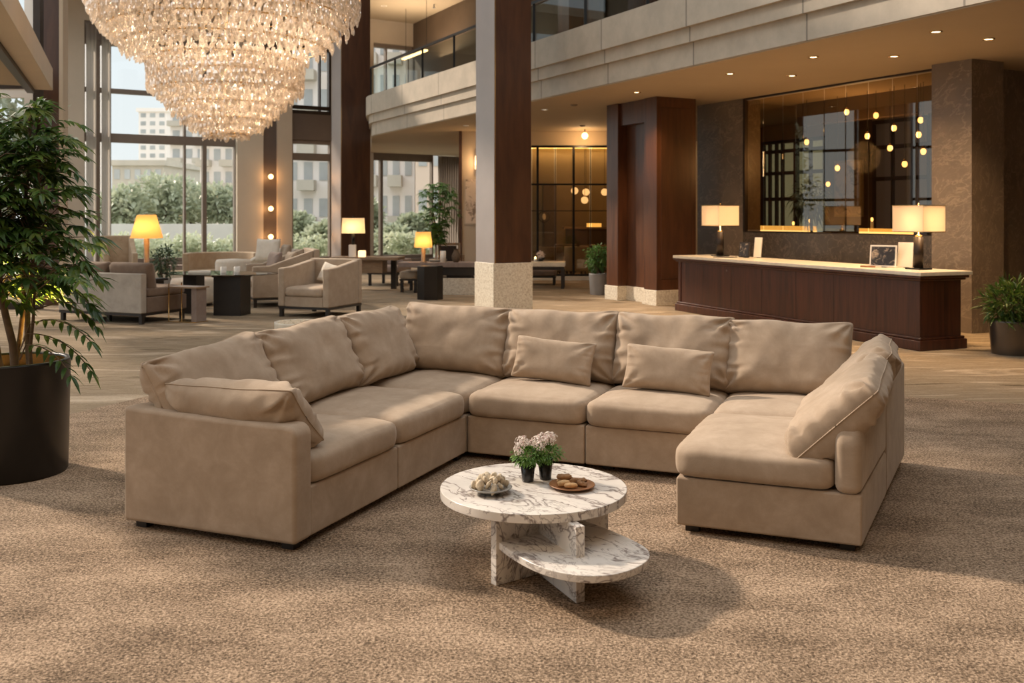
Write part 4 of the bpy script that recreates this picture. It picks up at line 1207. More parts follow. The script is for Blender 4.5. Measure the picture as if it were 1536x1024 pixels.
# local x along the desk front towards the camera, local y into the staff side
body = MB().box(.05, DL - .05, .06, .74, .16, .93); body.build('body', 'desk_wood', desk, bev=.006)
MB().box(0, DL, 0, .80, 0, .13).build('plinth', 'desk_wood', desk, bev=.012)
MB().box(.02, DL - .02, .025, .775, .13, .165).build('plinth_moulding', 'desk_wood', desk, bev=.012)
MB().box(.01, DL - .01, .015, .785, .885, .915).build('cornice', 'desk_wood', desk, bev=.010)
MB().box(-.02, DL + .02, -.015, .815, .915, .95).build('cornice_cap', 'desk_wood', desk, bev=.010)
MB().box(-.03, DL + .03, -.02, .86, .95, 1.0).build('countertop', 'cream_stone', desk, bev=.006)
for k in range(1, 7):
    x = DL * k / 7; MB().box(x - .0015, x + .0015, .058, .062, .168, .883).build('panel_joint', 'black_wood', desk)
MB().box(.05, .13, .045, .06, .168, .883).build('corner_stile', 'desk_wood', desk, bev=.004)
MB().box(DL - .13, DL - .05, .045, .06, .168, .883).build('corner_stile', 'desk_wood', desk, bev=.004)
MB().lathe([(0, -.006), (.012, -.004), (.014, 0)], 14, Matrix.Translation((1.55, .056, .80)) @ Matrix.Rotation(R(90), 4, 'X'), False).build('keyhole', 'steel', desk)
def ondesk(u, n): return (DF.x + DU.x * u + DN.x * n, DF.y + DU.y * u + DN.y * n, 1.0)
def desklamp(u, n, lab, sz, zb, zt, pw):
    q = ondesk(u, n)
    root = thing('table_lamp', lab, 'lamp', q, atan2(DU.y, DU.x), 'reception desk lamps')
    MB().box(-.13, .13, -.11, .11, 0, .018).build('base', 'black_metal', root, bev=.004)
    MB().lathe([(.062, .018), (.062, .43)], 28, None, True).build('column', 'bronze_frame', root)
    MB().lathe([(.045, .43), (.045, .455), (.012, .46), (.012, zt - 1.0 + .03), (.0, zt - 1.0 + .035)], 16, None, False).build('neck', 'brass', root)
    a, b = sz; z0 = zb - 1.0; z1 = zt - 1.0; sh = MB()
    for x0, x1, y0, y1 in ((-a, a, -b, -b + .004), (-a, a, b - .004, b), (-a, -a + .004, -b + .004, b - .004), (a - .004, a, -b + .004, b - .004)): sh.box(x0, x1, y0, y1, z0, z1)
    sh.build('lamp_shade', 'shade_linen', root)
    t = MB()
    for z in (z0 - .004, z1 - .006):
        for x0, x1, y0, y1 in ((-a - .004, a + .004, -b - .004, -b + .004), (-a - .004, a + .004, b - .004, b + .004), (-a - .004, -a + .004, -b, b), (a - .004, a + .004, -b, b)): t.box(x0, x1, y0, y1, z, z + .010)
    t.build('shade_trim', 'brass', root)
    MB().ball((0, 0, (z0 + z1) / 2), .035, 12, 8).build('bulb', 'bulb_warm', root)
    light('lamp', 'POINT', root, (0.06, 0, (z0 + z1) / 2 - .06), pw * .75, (1, .74, .48), .05)
desklamp(5.30, .50, 'right rectangular-shaded lamp on the reception counter beside the stone pillar', (.27, .19), 1.50, 1.85, 9)
desklamp(.62, .56, 'left rectangular-shaded lamp on the far end of the reception counter', (.27, .21), 1.54, 1.90, 9)
def frame(u, n, w, h, rz, lab, mat, pic, name='photo_frame', th=.02):
    q = ondesk(u, n); root = thing(name, lab, 'picture frame', q, rz)
    M_ = Matrix.Rotation(R(-9), 4, 'X')
    MB().box(-w / 2, w / 2, 0, th, .012, h + .012, M_).build('frame', mat, root, bev=.002)
    MB().box(-w / 2 + .02, w / 2 - .02, -.003, 0, .03, h - .01, M_).build('picture', pic, root)
    MB().add([(-.03, .05, .0), (.03, .05, .0), (.03, .12, 0), (-.03, .12, 0), (-.03, .05, .12), (.03, .05, .12)], [(0, 3, 2, 1), (0, 1, 5, 4), (2, 3, 4, 5), (0, 4, 3), (1, 2, 5)]).build('easel', 'black_wood', root)
fz = R(-38)
frame(4.75, .40, .36, .30, fz, 'dark photo in a pale frame standing left of the right counter lamp', 'white_paint', 'photo_dark')
frame(4.93, .62, .20, .34, fz, 'tall pale card standing behind the dark photo on the counter', 'white_paint', 'paper', 'display_card')
frame(1.40, .50, .20, .26, R(-45), 'small dark photo frame standing right of the far counter lamp', 'bronze_frame', 'photo_dark')
frame(1.50, .70, .14, .34, R(-45), 'tall pale card standing behind the small frame at the far counter end', 'white_paint', 'paper', 'display_card')
q = ondesk(4.62, .26); 
o = MB().box(-.10, .10, -.02, .02, 0, .022).build('pen', 'wood_plate', None, .006, loc=q); o.rotation_euler[2] = fz; tag(o, 'small dark pen rest lying before the framed photo on the counter', 'pen rest')
o.name = 'pen_rest'
q = ondesk(1.15, .30)
o = MB().box(-.18, .18, -.10, .10, 0, .012).build('tray', 'black_wood', None, .004, loc=q); o.rotation_euler[2] = fz; tag(o, 'flat dark tray lying beside the far counter lamp', 'tray')

# ================================================================== PENDANT BULBS BEHIND THE RECEPTION GLASS
def pendant(px, py, off, r, lab, grp, mat='bulb_soft', z0=SOF, long=1.25, pl=None):
    if pl is None: q = hit(px, G0 + GN * off, GD)
    else: q = Vector((PX(px, pl), pl))
    z = PZ(py, q.y)
    root = thing('pendant_light', lab, 'pendant light', (q.x, q.y, z0), 0, grp)
    MB().tube([(0, 0, 0), (0, 0, z - z0 + r)], .006, 6).build('cord', 'black_metal', root)
    MB().lathe([(0, z - z0 + r * long + .03), (.022, z - z0 + r * long + .025), (.024, z - z0 + r * .8)], 10, None, False).build('cap', 'brass', root)
    MB().ball((0, 0, z - z0), r, 14, 10, (1, 1, long)).build('bulb', mat, root)
    return root
names = ['topmost hanging bulb left of centre behind the reception glass', 'faint far hanging bulb at the upper left behind the reception glass', 'high hanging bulb right of centre behind the reception glass', 'hanging bulb below and right of the high centre one',
         'upper right hanging bulb closest to the stone pillar', 'hanging bulb just below the upper right one by the pillar', 'lowest bulb of the column beside the pillar', 'hanging bulb at mid height in the centre of the glass',
         'hanging bulb under the middle right cluster', 'lowest right hanging bulb in front of the dark opening', 'bulb hanging before the pale windowpanes at the left', 'low bulb hanging just right of the pale windowpanes', 'lowest small bulb hanging left of the pinned picture']
pts_ = [(1270, 168), (1219, 173), (1314, 173), (1341, 192), (1433 - 1, 181), (1431 - 1, 201), (1385, 227), (1301, 204), (1335, 222), (1357, 246), (1210, 213), (1256, 252), (1242, 276)]
pts_[4] = (1381, 180); pts_[5] = (1378, 202)
for k, ((a, b), lb) in enumerate(zip(pts_, names)):
    pendant(a, b, 1.1 + (k % 3) * .12 if k not in (1, 12) else 3.4, .046 if k != 1 else .05, lb, 'pendant bulbs behind the reception glass')
light('lounge_lamp', 'POINT', bpy.data.objects['pendant_light'], (.3, 0, -1.2), 60, WARM, .3)
# back-room furniture: low lit shelf, vases, picture, plant
def rm(px, off): q = hit(px, G0 + GN * off, GD); return q
root = thing('lit_shelf', 'low lit shelf glowing amber behind the left of the reception glass', 'shelf', (*rm(1170, 2.6), 0), atan2(GD.y, GD.x))
MB().box(-1.2, 1.3, -.2, .2, 0, 1.36).build('cabinet', 'dark_wall', root); MB().box(-1.2, 1.3, -.21, -.2, 1.38, 1.50).build('light_panel', 'amber_panel', root); MB().box(-1.2, 1.3, -.2, .2, 1.36, 1.375).build('shelf_top', 'walnut_top', root)
root = thing('lit_shelf', 'low lit shelf glowing amber behind the right of the reception glass', 'shelf', (*rm(1330, 2.6), 0), atan2(GD.y, GD.x))
MB().box(-.5, .8, -.2, .2, 0, 1.33).build('cabinet', 'dark_wall', root); MB().box(-.5, .8, -.21, -.2, 1.35, 1.47).build('light_panel', 'amber_panel', root); MB().box(-.5, .8, -.2, .2, 1.33, 1.345).build('shelf_top', 'walnut_top', root)
q = roomback(1274, .12); root = thing('pinned_picture', 'pale brown picture hanging on the far wall behind the reception glass', 'picture', (q.x, q.y, 0), atan2(GD.y, GD.x))
MB().box(-.42, .42, -.04, .0, 1.7, 3.0).build('frame', 'warm_wall', root); MB().box(-.37, .37, -.05, -.04, 1.75, 2.95).build('artwork', 'ink_picture', root)
q = rm(1200, 1.6) + GD * .3; root = thing('potted_palm', 'dark leafy plant standing behind the reception glass before the pale windows', 'potted plant', (q.x, q.y, 0))
MB().lathe([(.2, 0), (.24, .5), (.22, .5), (.21, .46), (0, .46)], 24, None, False).build('pot', 'metal_pot', root)
MB().tube([(0, 0, .45), (.02, 0, 1.2), (0, .02, 1.9)], .03, 8).build('trunk', 'bark', root)
bush(random.Random(5), 0, 2.05, .45, .45, 520, .20, .035, shell=.2, droop=.7).build('foliage', 'leaf_dusty', root)
# candle clusters on the shelf
for k, (px_, lb) in enumerate(((1190, 'small lit candle on the left amber shelf'), (1215, 'tall lit candle at the end of the left amber shelf'), (1308, 'lit candle cluster on the right amber shelf'))):
    q = rm(px_, 2.55); z = (1.375 if k < 2 else 1.345)
    root = thing('candle', lb, 'candle', (q.x, q.y, z))
    MB().lathe([(.03, 0), (.03, .14 + .06 * k), (0, .14 + .06 * k)], 12, None, True).build('wax', 'wax', root); MB().ball((0, 0, .18 + .06 * k), .028, 8, 6, (1, 1, 1.6)).build('flame', 'bulb_soft', root)

# ================================================================== LAMPS AND TABLES OF THE LOUNGE
def conelamp(name, lab, loc_, rz, pole, r0, r1, hs, shade_z, mat, base_mat, pw, polr=.05, square=False):
    root = thing(name, lab, 'lamp', loc_, rz, None)
    MB().lathe([(polr * 1.9, 0), (polr * 1.9, .02), (polr, .03), (polr, pole), (polr * .4, pole + .015), (.012, pole + .03), (.012, shade_z + hs + .02), (0, shade_z + hs + .03)], 20, None, True).build('stand', base_mat, root)
    if square:
        a, b = r0, r0 * .72; sh = MB()
        for x0, x1, y0, y1 in ((-a, a, -b, -b + .004), (-a, a, b - .004, b), (-a, -a + .004, -b + .004, b - .004), (a - .004, a, -b + .004, b - .004)): sh.box(x0, x1, y0, y1, shade_z, shade_z + hs)
        sh.build('lamp_shade', mat, root)
    else: MB().lathe([(r0, shade_z), (r1, shade_z + hs)], 36, None, False).build('lamp_shade', mat, root)
    MB().ball((0, 0, shade_z + hs * .45), .04, 12, 8).build('bulb', 'bulb_warm', root)
    light('lamp', 'POINT', root, (0, -.07, shade_z + hs * .40), pw, (1, .60, .24), .05)
    return root
def block_table(lab, loc_, w, d, h, mat, rz=0, name='side_table'):
    root = thing(name, lab, 'table', loc_, rz)
    MB().box(-w / 2, w / 2, -d / 2, d / 2, h - .04, h).build('top', mat, root, bev=.004)
    MB().box(-w * .4, w * .4, -d * .4, d * .4, 0, h - .04).build('pedestal', mat, root, bev=.004)
    return root
lx = PX(220, 17.6)
block_table('low dark table behind the grey sofa, carrying the amber lamp', (lx, 17.6, 0), .55, .5, .58, 'black_wood', R(-22))
conelamp('table_lamp', 'amber cone-shaded lamp glowing behind the grey sofa at the left', (lx, 17.6, .58), 0, PZ(358, 17.6) - .58, .285, .165, PZ(322, 17.6) - PZ(357, 17.6), PZ(357, 17.6) - .58, 'shade_amber', 'walnut_top', 5, .048)

def shrub(lab, x, y, pot_r, pot_h, z0, rx, rz_, cz, n, ln, wd, seed, potmat, leafm='leaf_mid', name='potted_plant', droop=.4):
    root = thing(name, lab, 'potted plant', (x, y, z0))
    MB().lathe([(pot_r * .86, 0), (pot_r, pot_h * .95), (pot_r, pot_h), (pot_r * .9, pot_h), (pot_r * .88, pot_h * .9), (0, pot_h * .9)], 32, None, False).build('pot', potmat, root)
    MB().lathe([(0, pot_h * .915), (pot_r * .875, pot_h * .91)], 24, None, False).build('soil', 'soil', root)
    st = MB(); rg = random.Random(seed)
    for k in range(7):
        a = rg.uniform(0, 6.28); st.tube([(pot_r * .3 * cos(a), pot_r * .3 * sin(a), pot_h * .9), (rx * .3 * cos(a), rx * .3 * sin(a), (pot_h + cz) / 2), (rx * .5 * cos(a), rx * .5 * sin(a), cz + rz_ * .4)], .008, 5)
    st.build('stems', 'bark', root)
    bush(rg, 0, cz, rx, rz_, n, ln, wd, shell=.25, droop=droop).build('foliage', leafm, root)
    return root
shrub('small leafy plant behind the glass table, right of the amber lamp', PX(246, 18.8), 18.8, .16, .5, 0, .30, .36, .85, 420, .12, .035, 41, 'grey_pot', 'leaf_dusty')
shrub('round green bush in a grey pot beside the dark wood pier', PX(897, 21.2), 21.2, .20, .46, 0, .33, .34, .80, 650, .10, .05, 42, 'grey_pot', 'leaf_mid')
shrub('spiky dark green plant in a metal pot at the right edge', PX(1517, 12.0), 12.0, .26, .42, 0, .40, .34, .62, 900, .16, .03, 43, 'metal_pot', 'leaf_dark', droop=.2)

# ---- seating
LF = 'lounge_fabric'
def club_chair(name, lab, loc_, rz, w, d, seat_z, arm_z, back_z, fab=LF, arms=(1, 1), group=None, cat='armchair', legmat='black_wood', tuft=0, back_fab=None, leg_h=.14):
    "faces local -y; origin at the centre of the footprint"
    root = thing(name, lab, cat, loc_, rz, group)
    t = .13
    MB().box(-w / 2 + .01, w / 2 - .01, -d / 2 + .01, d / 2 - .01, leg_h, leg_h + .035).build('plinth_frame', legmat, root)
    for sx in (-1, 1):
        for sy in (-1, 1):
            x = sx * (w / 2 - .05); y = sy * (d / 2 - .05); MB().box(x - .03, x + .03, y - .03, y + .03, 0, leg_h).build('leg', legmat, root)
    x0 = -w / 2 + (t if arms[0] else 0); x1 = w / 2 - (t if arms[1] else 0)
    MB().box(x0 + .004, x1 - .004, -d / 2 + .015, d / 2 - t - .004, leg_h + .036, seat_z - .15).build('seat_base', fab, root, bev=.012)
    box_cushion(x1 - x0 - .01, d - t, .16, 3, n=12, crown=.02).build('seat_cushion', fab, root, loc=((x0 + x1) / 2, -t / 2 - .01, seat_z - .152))
    MB().box(-w / 2, w / 2, d / 2 - t, d / 2, leg_h + .036, back_z).build('backrest', back_fab or fab, root, bev=.03)
    for i, sx in enumerate((-1, 1)):
        if not arms[i]: continue
        a = w / 2 - t if sx > 0 else -w / 2; az = arm_z
        pr_ = [(-d / 2, leg_h + .036), (d / 2 - t - .002, leg_h + .036), (d / 2 - t - .002, max(az, back_z - .02)), (-d / 2 + d * .25, az), (-d / 2, az - .01)]
        mb = MB(); n = 5
        v = [(a, y, z) for y, z in pr_] + [(a + t, y, z) for y, z in pr_]
        f = [tuple(range(n))[::-1], tuple(range(n, 2 * n))] + [(i_, (i_ + 1) % n, n + (i_ + 1) % n, n + i_) for i_ in range(n)]
        mb.add(v, f); mb.build('arm', fab, root, bev=.025)
    return root
def cushion_on(lab, loc_, rz, tilt, w=.45, h=.42, t=.15, mat='cream_fabric', seed=3, roll=0):
    o = pillow(w, h, t, seed, n=20, pinch=.06, wr=.006, power=.5).build('throw_pillow', mat)
    o.matrix_world = Matrix.Translation(loc_) @ Matrix.Rotation(rz, 4, 'Z') @ Matrix.Rotation(R(tilt), 4, 'X') @ Matrix.Rotation(R(roll), 4, 'Y')
    return tag(o, lab, 'pillow', 'throw pillows in the lounge')
# armchair in the middle of the lounge (front-right foot at px 493,478)
c3 = Vector((PX(493, 16.1), 16.1)); ax = Vector((.927, -.375)); ay = Vector((.375, .927))
c = c3 - ax * .50 + ay * .53
club_chair('lounge_armchair', 'wide taupe armchair facing the big sofa, with white pillows', (c.x, c.y, 0), R(-22), 1.02, 1.08, .50, .84, .96)
cushion_on('pale pillow leaning in the corner of the armchair facing the sofa', (c.x + .10, c.y + .27, .70), R(-22), -22, .40, .36, .13, 'cream_fabric', 5, 15)
cushion_on('small white pillow in front of the pale one on the armchair facing the sofa', (c.x + .24, c.y + .05, .635), R(-40), -28, .34, .28, .11, 'paper', 6, 20)
# chair behind, facing left
c2 = Vector((PX(384, 18.1), 18.1))
c = c2 + Vector((-.22, .62))
club_chair('lounge_armchair', 'high-backed tan armchair turned left beside the dark block table', (c.x + .55, c.y + .05, 0), R(-68), 1.15, 1.25, .52, .78, 1.08)
cushion_on('brown pillow standing on the tan armchair beside the block table', (c.x + .35, c.y + .2, .80), R(-50), -15, .46, .46, .15, 'mauve_fabric', 8)
cushion_on('tan pillow behind the brown one on the tan armchair', (c.x + .62, c.y + .38, .80), R(-60), -15, .46, .44, .15, LF, 9)
# third chair further back, cushions rising above it
c = Vector((PX(402, 21.0), 21.0))
club_chair('lounge_armchair', 'far armchair with a cream back cushion under the wall globes', (c.x, c.y, 0), R(-40), 1.0, .95, .50, .72, 1.0, 'cream_fabric')
cushion_on('cream square pillow on the far armchair under the wall globes', (c.x, c.y - .02, .98), R(-20), -10, .60, .50, .16, 'cream_fabric', 10)
cushion_on('striped-looking grey pillow at the right of the far armchair', (c.x + .38, c.y - .05, .88), R(-60), -12, .46, .46, .16, LF, 11)
# grey sofa at the left, seen from behind
b0 = Vector((PX(212, 15.2), 15.2)); c = b0 - ax * .87 + ay * .52
root = thing('lounge_sofa', 'grey-backed low sofa seen from behind, next to the big plant', 'sofa', (c.x, c.y, 0), R(-22))
MB().box(-.87, .87, -.52, -.40, .17, .80).build('back_panel', 'lounge_grey', root, bev=.02)
MB().box(-.85, .87, -.399, .52, .17, .42).build('seat_base', 'lounge_brown', root, bev=.02)
for k in range(2): box_cushion(.84, .88, .15, 5 + k, n=12, crown=.02).build('seat_cushion', 'lounge_brown', root, loc=(-.425 + .86 * k, .08, .415))
for k in range(2):
    mb = pillow(.84, .50, .26, 9 + k, n=18, pinch=.02, wr=.004, power=.3); o = mb.build('back_cushion', 'lounge_brown', root)
    o.matrix_local = Matrix.Translation((-.425 + .86 * k, -.24, .72)) @ Matrix.Rotation(R(10), 4, 'X')
MB().box(-.86, .86, -.51, .51, .13, .17).build('plinth_frame', 'black_wood', root)
for fx, fy in ((.82, -.46), (.82, .46), (-.82, -.46), (-.82, .46), (0, -.3), (0, .46)): MB().box(fx - .03, fx + .03, fy - .03, fy + .03, 0, .13).build('leg', 'black_wood', root)
# thin C-shaped side table before the sofa end
q = FP(282, 482); root = thing('side_table', 'narrow side table with a thin bronze frame at the end of the grey sofa', 'table', (q.x, q.y, 0), R(-22))
MB().box(-.26, .30, -.16, .16, .55, .575).build('top', 'walnut_top', root)
for xx in (-.26,): 
    for yy in (-.15, .15): MB().tube([(xx, yy, 0.01), (xx, yy, .62)], .010, 6).build('leg', 'brass', root)
MB().box(.17, .27, -.12, .12, .01, .55).build('panel_leg', 'mauve_fabric', root); MB().box(-.27, .27, -.16, .16, 0, .012).build('base_plate', 'brass', root)
# glass topped table on a dark block
q = FP(342, 474); root = thing('glass_table', 'oval glass-topped table on dark block legs between the lounge seats', 'table', (q.x, q.y + .25, 0), R(-10))
n = 48; MB().prism([(1.05 * cos(2 * pi * k / n) - .30, .62 * sin(2 * pi * k / n) + .15) for k in range(n)], .70, .715).build('glass_top', 'table_glass', root)
MB().box(-.25, .25, -.20, .20, 0, .66).build('block_leg', 'black_wood', root, bev=.006)
MB().box(-.27, .27, -.22, .22, .66, .70).build('block_cap', 'bronze_frame', root); MB().box(-.95, -.70, .05, .35, 0, .70).build('rear_leg', 'black_wood', root)
gx, gy = q.x, q.y + .25
for dx, dy, lb in ((-.25, .32, 'small lit tealight on the oval glass table, left one'), (-.02, .36, 'small lit tealight on the oval glass table, right one')):
    root = thing('tealight', lb, 'candle', (gx + dx, gy + dy, .715)); MB().lathe([(.05, 0), (.055, .10), (.05, .10), (.045, .01), (0, .01)], 16, None, False).build('holder', 'wax', root); MB().ball((0, 0, .06), .025, 8, 6).build('flame', 'bulb_soft', root)
o = MB().box(-.18, .18, -.13, .13, 0, .03).build('book', 'paper', None, loc=(gx - .65, gy + .25, .715), rotz=.2); tag(o, 'flat pale book lying on the oval glass table', 'book')
# curved sofa and round ottomans
q = Vector((PX(332, 22.5), 22.5)); root = thing('curved_sofa', 'low curved tan sofa in front of the tall window', 'sofa', (q.x, q.y, 0))
def ring(r0, r1, a0, a1, z0, z1, n=28):
    pts = [(r1 * cos(R(a0 + (a1 - a0) * k / n)), r1 * sin(R(a0 + (a1 - a0) * k / n))) for k in range(n + 1)] + [(r0 * cos(R(a1 - (a1 - a0) * k / n)), r0 * sin(R(a1 - (a1 - a0) * k / n))) for k in range(n + 1)]
    return MB().prism(pts, z0, z1)
ring(.72, .86, 10, 205, .10, .86).build('backrest', 'lounge_tan', root, bev=.03); ring(.02, .715, 12, 203, .10, .46).build('seat', 'lounge_tan', root, bev=.03)
ring(.1, .84, 15, 200, 0, .10).build('plinth', 'black_wood', root)
def ottoman(lab, x, y, r, h, mat, z0=.0):
    root = thing('round_ottoman', lab, 'ottoman', (x, y, z0)); MB().lathe([(r - .03, .05), (r, .08), (r, h - .08), (r - .03, h - .02), (0, h)], 36, None, True).build('cushion', mat, root)
    MB().lathe([(r * .85, 0), (r * .85, .05)], 24, None, True).build('base', 'black_wood', root)
ottoman('cream-topped round ottoman before the curved sofa', PX(350, 19.9), 19.9, .36, .84, 'cream_fabric')
ottoman('cream round pouffe behind the narrow side table', PX(290, 18.6), 18.6, .42, .54, 'cream_fabric')
club_chair('lounge_armchair', 'tan high-backed chair at the left window behind the big plant', (PX(178, 24.5), 24.5, 0), R(30), .80, .80, .52, .80, 1.22, 'lounge_tan')
root = thing('low_console', 'low dark console along the window behind the curved sofa', 'console', (PX(262, 25.0), 25.0, 0), R(32))
MB().box(-.75, .75, -.2, .2, .35, .45).build('top', 'mauve_fabric', root); MB().box(-.7, -.6, -.18, .18, 0, .35).build('leg', 'black_wood', root); MB().box(.6, .7, -.18, .18, 0, .35).build('leg', 'black_wood', root)

# console table before the far column with lamp 2
q = Vector((PX(552, 22.6), 22.6)); root = thing('console_table', 'dark-legged console table with a stone-topped slab before the far column', 'table', (q.x, q.y, 0), R(-6))
MB().box(-.82, .80, -.40, .35, .70, .77).build('top', 'walnut_top', root, bev=.006)
for fx, fy in ((-.30, -.36), (-.75, .28), (.55, .28)): MB().box(fx - .06, fx + .06, fy - .05, fy + .05, 0, .70).build('leg', 'black_wood', root)
MB().box(-.20, .40, -.25, .25, .40, .70).build('drawer_box', 'walnut_top', root)
cx, cy = q.x, q.y
x = PX(530, 22.5)
root = thing('table_lamp', 'cream rectangular-shaded lamp on the console before the far column', 'lamp', (x, 22.5, .77))
MB().box(-.10, .06, -.06, .06, 0, .28).build('stone_block', 'white_paint', root); MB().lathe([(.035, .281), (.035, .53), (.012, .54), (.012, .95), (0, .96)], 14, None, True).build('stem', 'black_metal', root)
MB().lathe([(.275, .545), (.255, .90)], 36, Matrix.Scale(.8, 4, (0, 1, 0)), False).build('lamp_shade', 'shade_cream', root)
MB().ball((0, 0, .70), .04, 12, 8).build('bulb', 'bulb_warm', root); light('lamp', 'POINT', root, (0, -.06, .68), 5, (1, .62, .28), .05)
root = thing('hurricane_candle', 'square glowing candle glass right of the console lamp', 'candle', (PX(543, 22.35), 22.35, .77))
MB().box(-.08, .08, -.08, .08, 0, .15).build('glass_block', 'globe_glow', root, bev=.015)
# benches
def bench(lab, loc_, rz, w, d, h, fab='mauve_fabric', headroll=False):
    root = thing('upholstered_bench', lab, 'bench', loc_, rz, 'benches around the column')
    box_cushion(w, d, .18, 4, n=12, crown=.015).build('seat_cushion', fab, root, loc=(0, 0, h - .18))
    MB().box(-w / 2, w / 2, -d / 2, d / 2, h - .215, h - .18).build('rail', 'black_wood', root)
    for sx in (-1, 1):
        for sy in (-1, 1): x = sx * (w / 2 - .05); y = sy * (d / 2 - .05); MB().box(x - .03, x + .03, y - .03, y + .03, 0, h - .215).build('leg', 'black_wood', root)
    if headroll: MB().box(-w * .1, w / 2, -d / 2 + .35, d / 2, h, h + .15).build('bolster', fab, root, bev=.04)
bench('mauve-brown upholstered bench right of the console table', (PX(585, 24.2), 24.2, 0), R(-14), .80, 1.0, .50, headroll=True)
bench('short grey bench half hidden behind the hexagonal pedestal', (PX(620, 22.0), 22.0, 0), R(-14), .42, .7, .48, LF)
bench('low bench under the marble-topped table right of the central column', (PX(806, 24.3), 24.3, 0), R(-4), .95, .60, .40)
# long console behind the pedestal, stone block
q = Vector((PX(668, 21.4), 21.4)); root = thing('long_console', 'long low console with dark top stretching behind the central column', 'console', (q.x, q.y, 0), R(-3))
MB().box(-1.0, 1.0, -.35, .40, .60, .70).build('top', 'mauve_fabric', root, bev=.006); MB().box(-.55, 1.0, -.30, .35, .42, .60).build('shelf_box', 'black_wood', root)
MB().box(-.08, .72, -.28, .34, 0, .36).build('stone_plinth', 'granite', root); MB().box(.05, .6, -.2, .25, .36, .42).build('spacer', 'black_wood', root)
zc = .70
# hexagonal pedestal
q = FP(644, 450); root = thing('hexagonal_pedestal', 'dark hexagonal pedestal table standing in front of the long console', 'table', (q.x, q.y + .2, 0), R(8))
MB().prism([(.265 * cos(pi / 3 * k), .265 * sin(pi / 3 * k)) for k in range(6)], 0, .69).build('body', 'planter_black', root, bev=.004)
# lamp 3, plant, candle, framed things on the console
conelamp('table_lamp', 'small amber drum lamp on the long console beside the tall plant', (PX(635, 21.25), 21.25, zc), 0, .30, .20, .165, .34, PZ(371, 21.25) - zc, 'shade_amber', 'walnut_top', 3, .045)
root = thing('tall_plant', 'tall bushy green plant rising from the long console left of the column', 'potted plant', (PX(657, 21.5), 21.5, zc))
MB().lathe([(.0, 0), (.17, 0), (.20, .03), (.20, .06), (.07, .06), (.06, .02), (0, .02)], 28, None, False).build('dish', 'ceramic_grey', root)
for k in range(5):
    a = k * 1.26; MB().tube([(.05 * cos(a), .05 * sin(a), .02), (.07 * cos(a + .4), .07 * sin(a + .4), .7), (.16 * cos(a), .16 * sin(a), 1.35)], .012, 6).build('stem', 'bark', root)
mb = MB(); rg = random.Random(77)
for k in range(230):
    a = rg.uniform(0, 6.28); t = rg.random(); z = .42 + 1.35 * t; r_ = (.12 + .34 * sin(pi * min(1, (z - .25) / 1.75)) ** 1.0) * rg.uniform(.15, 1)
    if z < .9: r_ *= .45
    b = Vector((r_ * cos(a), r_ * sin(a), z)); spray(mb, b, Vector((cos(a), sin(a), .35)).normalized(), 8, .16, .032, rg)
mb.build('foliage', 'leaf_mid', root)
root = thing('pillar_candle', 'thick white pillar candle on the long console', 'candle', (PX(664.5, 21.15), 21.15, zc)); MB().lathe([(.065, 0), (.065, .25), (.055, .255), (0, .25)], 24, None, True).build('wax', 'wax', root); MB().tube([(0, 0, .25), (0, 0, .27)], .003, 5).build('wick', 'black_metal', root)
root = thing('wooden_chair', 'light wooden chair frame behind the long console with open back', 'chair', (PX(675, 22.6), 22.6, 0), R(-8))
for fx in (-.27, .27):
    MB().box(fx - .025, fx + .025, -.28, -.23, 0, 1.10).build('leg', 'white_paint' if fx < 0 else 'walnut_top', root); MB().box(fx - .025, fx + .025, .2, .25, 0, .8).build('leg', 'walnut_top', root)
MB().box(-.245, .245, -.27, -.24, 1.04, 1.10).build('top_rail', 'walnut_top', root); MB().box(-.245, .245, -.28, .25, .42, .48).build('seat', 'walnut_top', root); MB().box(-.20, .20, -.262, -.25, .60, 1.03).build('back_panel', 'bronze_frame', root)
root = thing('woven_vase', 'dark woven vase on the long console right of the white candle', 'vase', (PX(684, 21.2), 21.2, zc)); MB().lathe([(0, 0), (.05, 0), (.09, .06), (.10, .14), (.06, .22), (.045, .27), (.06, .30), (.04, .26), (0, .1)], 24, None, False).build('body', 'bark', root)
# table right of the column
q = Vector((PX(812, 23.2), 23.2)); root = thing('marble_topped_table', 'low table with pale stone top and dark legs right of the central column', 'table', (q.x, q.y + .05, 0), R(-4))
MB().box(-.65, .58, -.42, .42, .52, .62).build('top', 'cream_stone', root, bev=.01)
for fx, fy in ((.52, -.36), (.52, .36), (-.6, -.36), (-.6, .36)): MB().box(fx - .04, fx + .04, fy - .04, fy + .04, 0, .44).build('leg', 'black_wood', root)
MB().box(-.6, .55, -.38, .38, .44, .52).build('apron', 'black_wood', root)
root = thing('flower_bowl', 'little bowl of pinkish blooms on the pale stone-topped table', 'flowers', (PX(811, 23.5), 23.5, .62)); MB().lathe([(0, 0), (.06, 0), (.11, .08), (.10, .08), (0, .04)], 20, None, False).build('bowl', 'ceramic_black', root)
bush(random.Random(8), 0, .15, .11, .09, 160, .05, .04, shell=.3, droop=0).build('blooms', 'petal', root)
root = thing('tealight', 'lit tealight left of the pinkish blooms on the stone-topped table', 'candle', (PX(803, 23.4), 23.4, .62)); MB().lathe([(.035, 0), (.035, .06), (0, .06)], 14, None, True).build('holder', 'wax', root); MB().ball((0, 0, .085), .025, 8, 6, (1, 1, 1.4)).build('flame', 'bulb_soft', root)
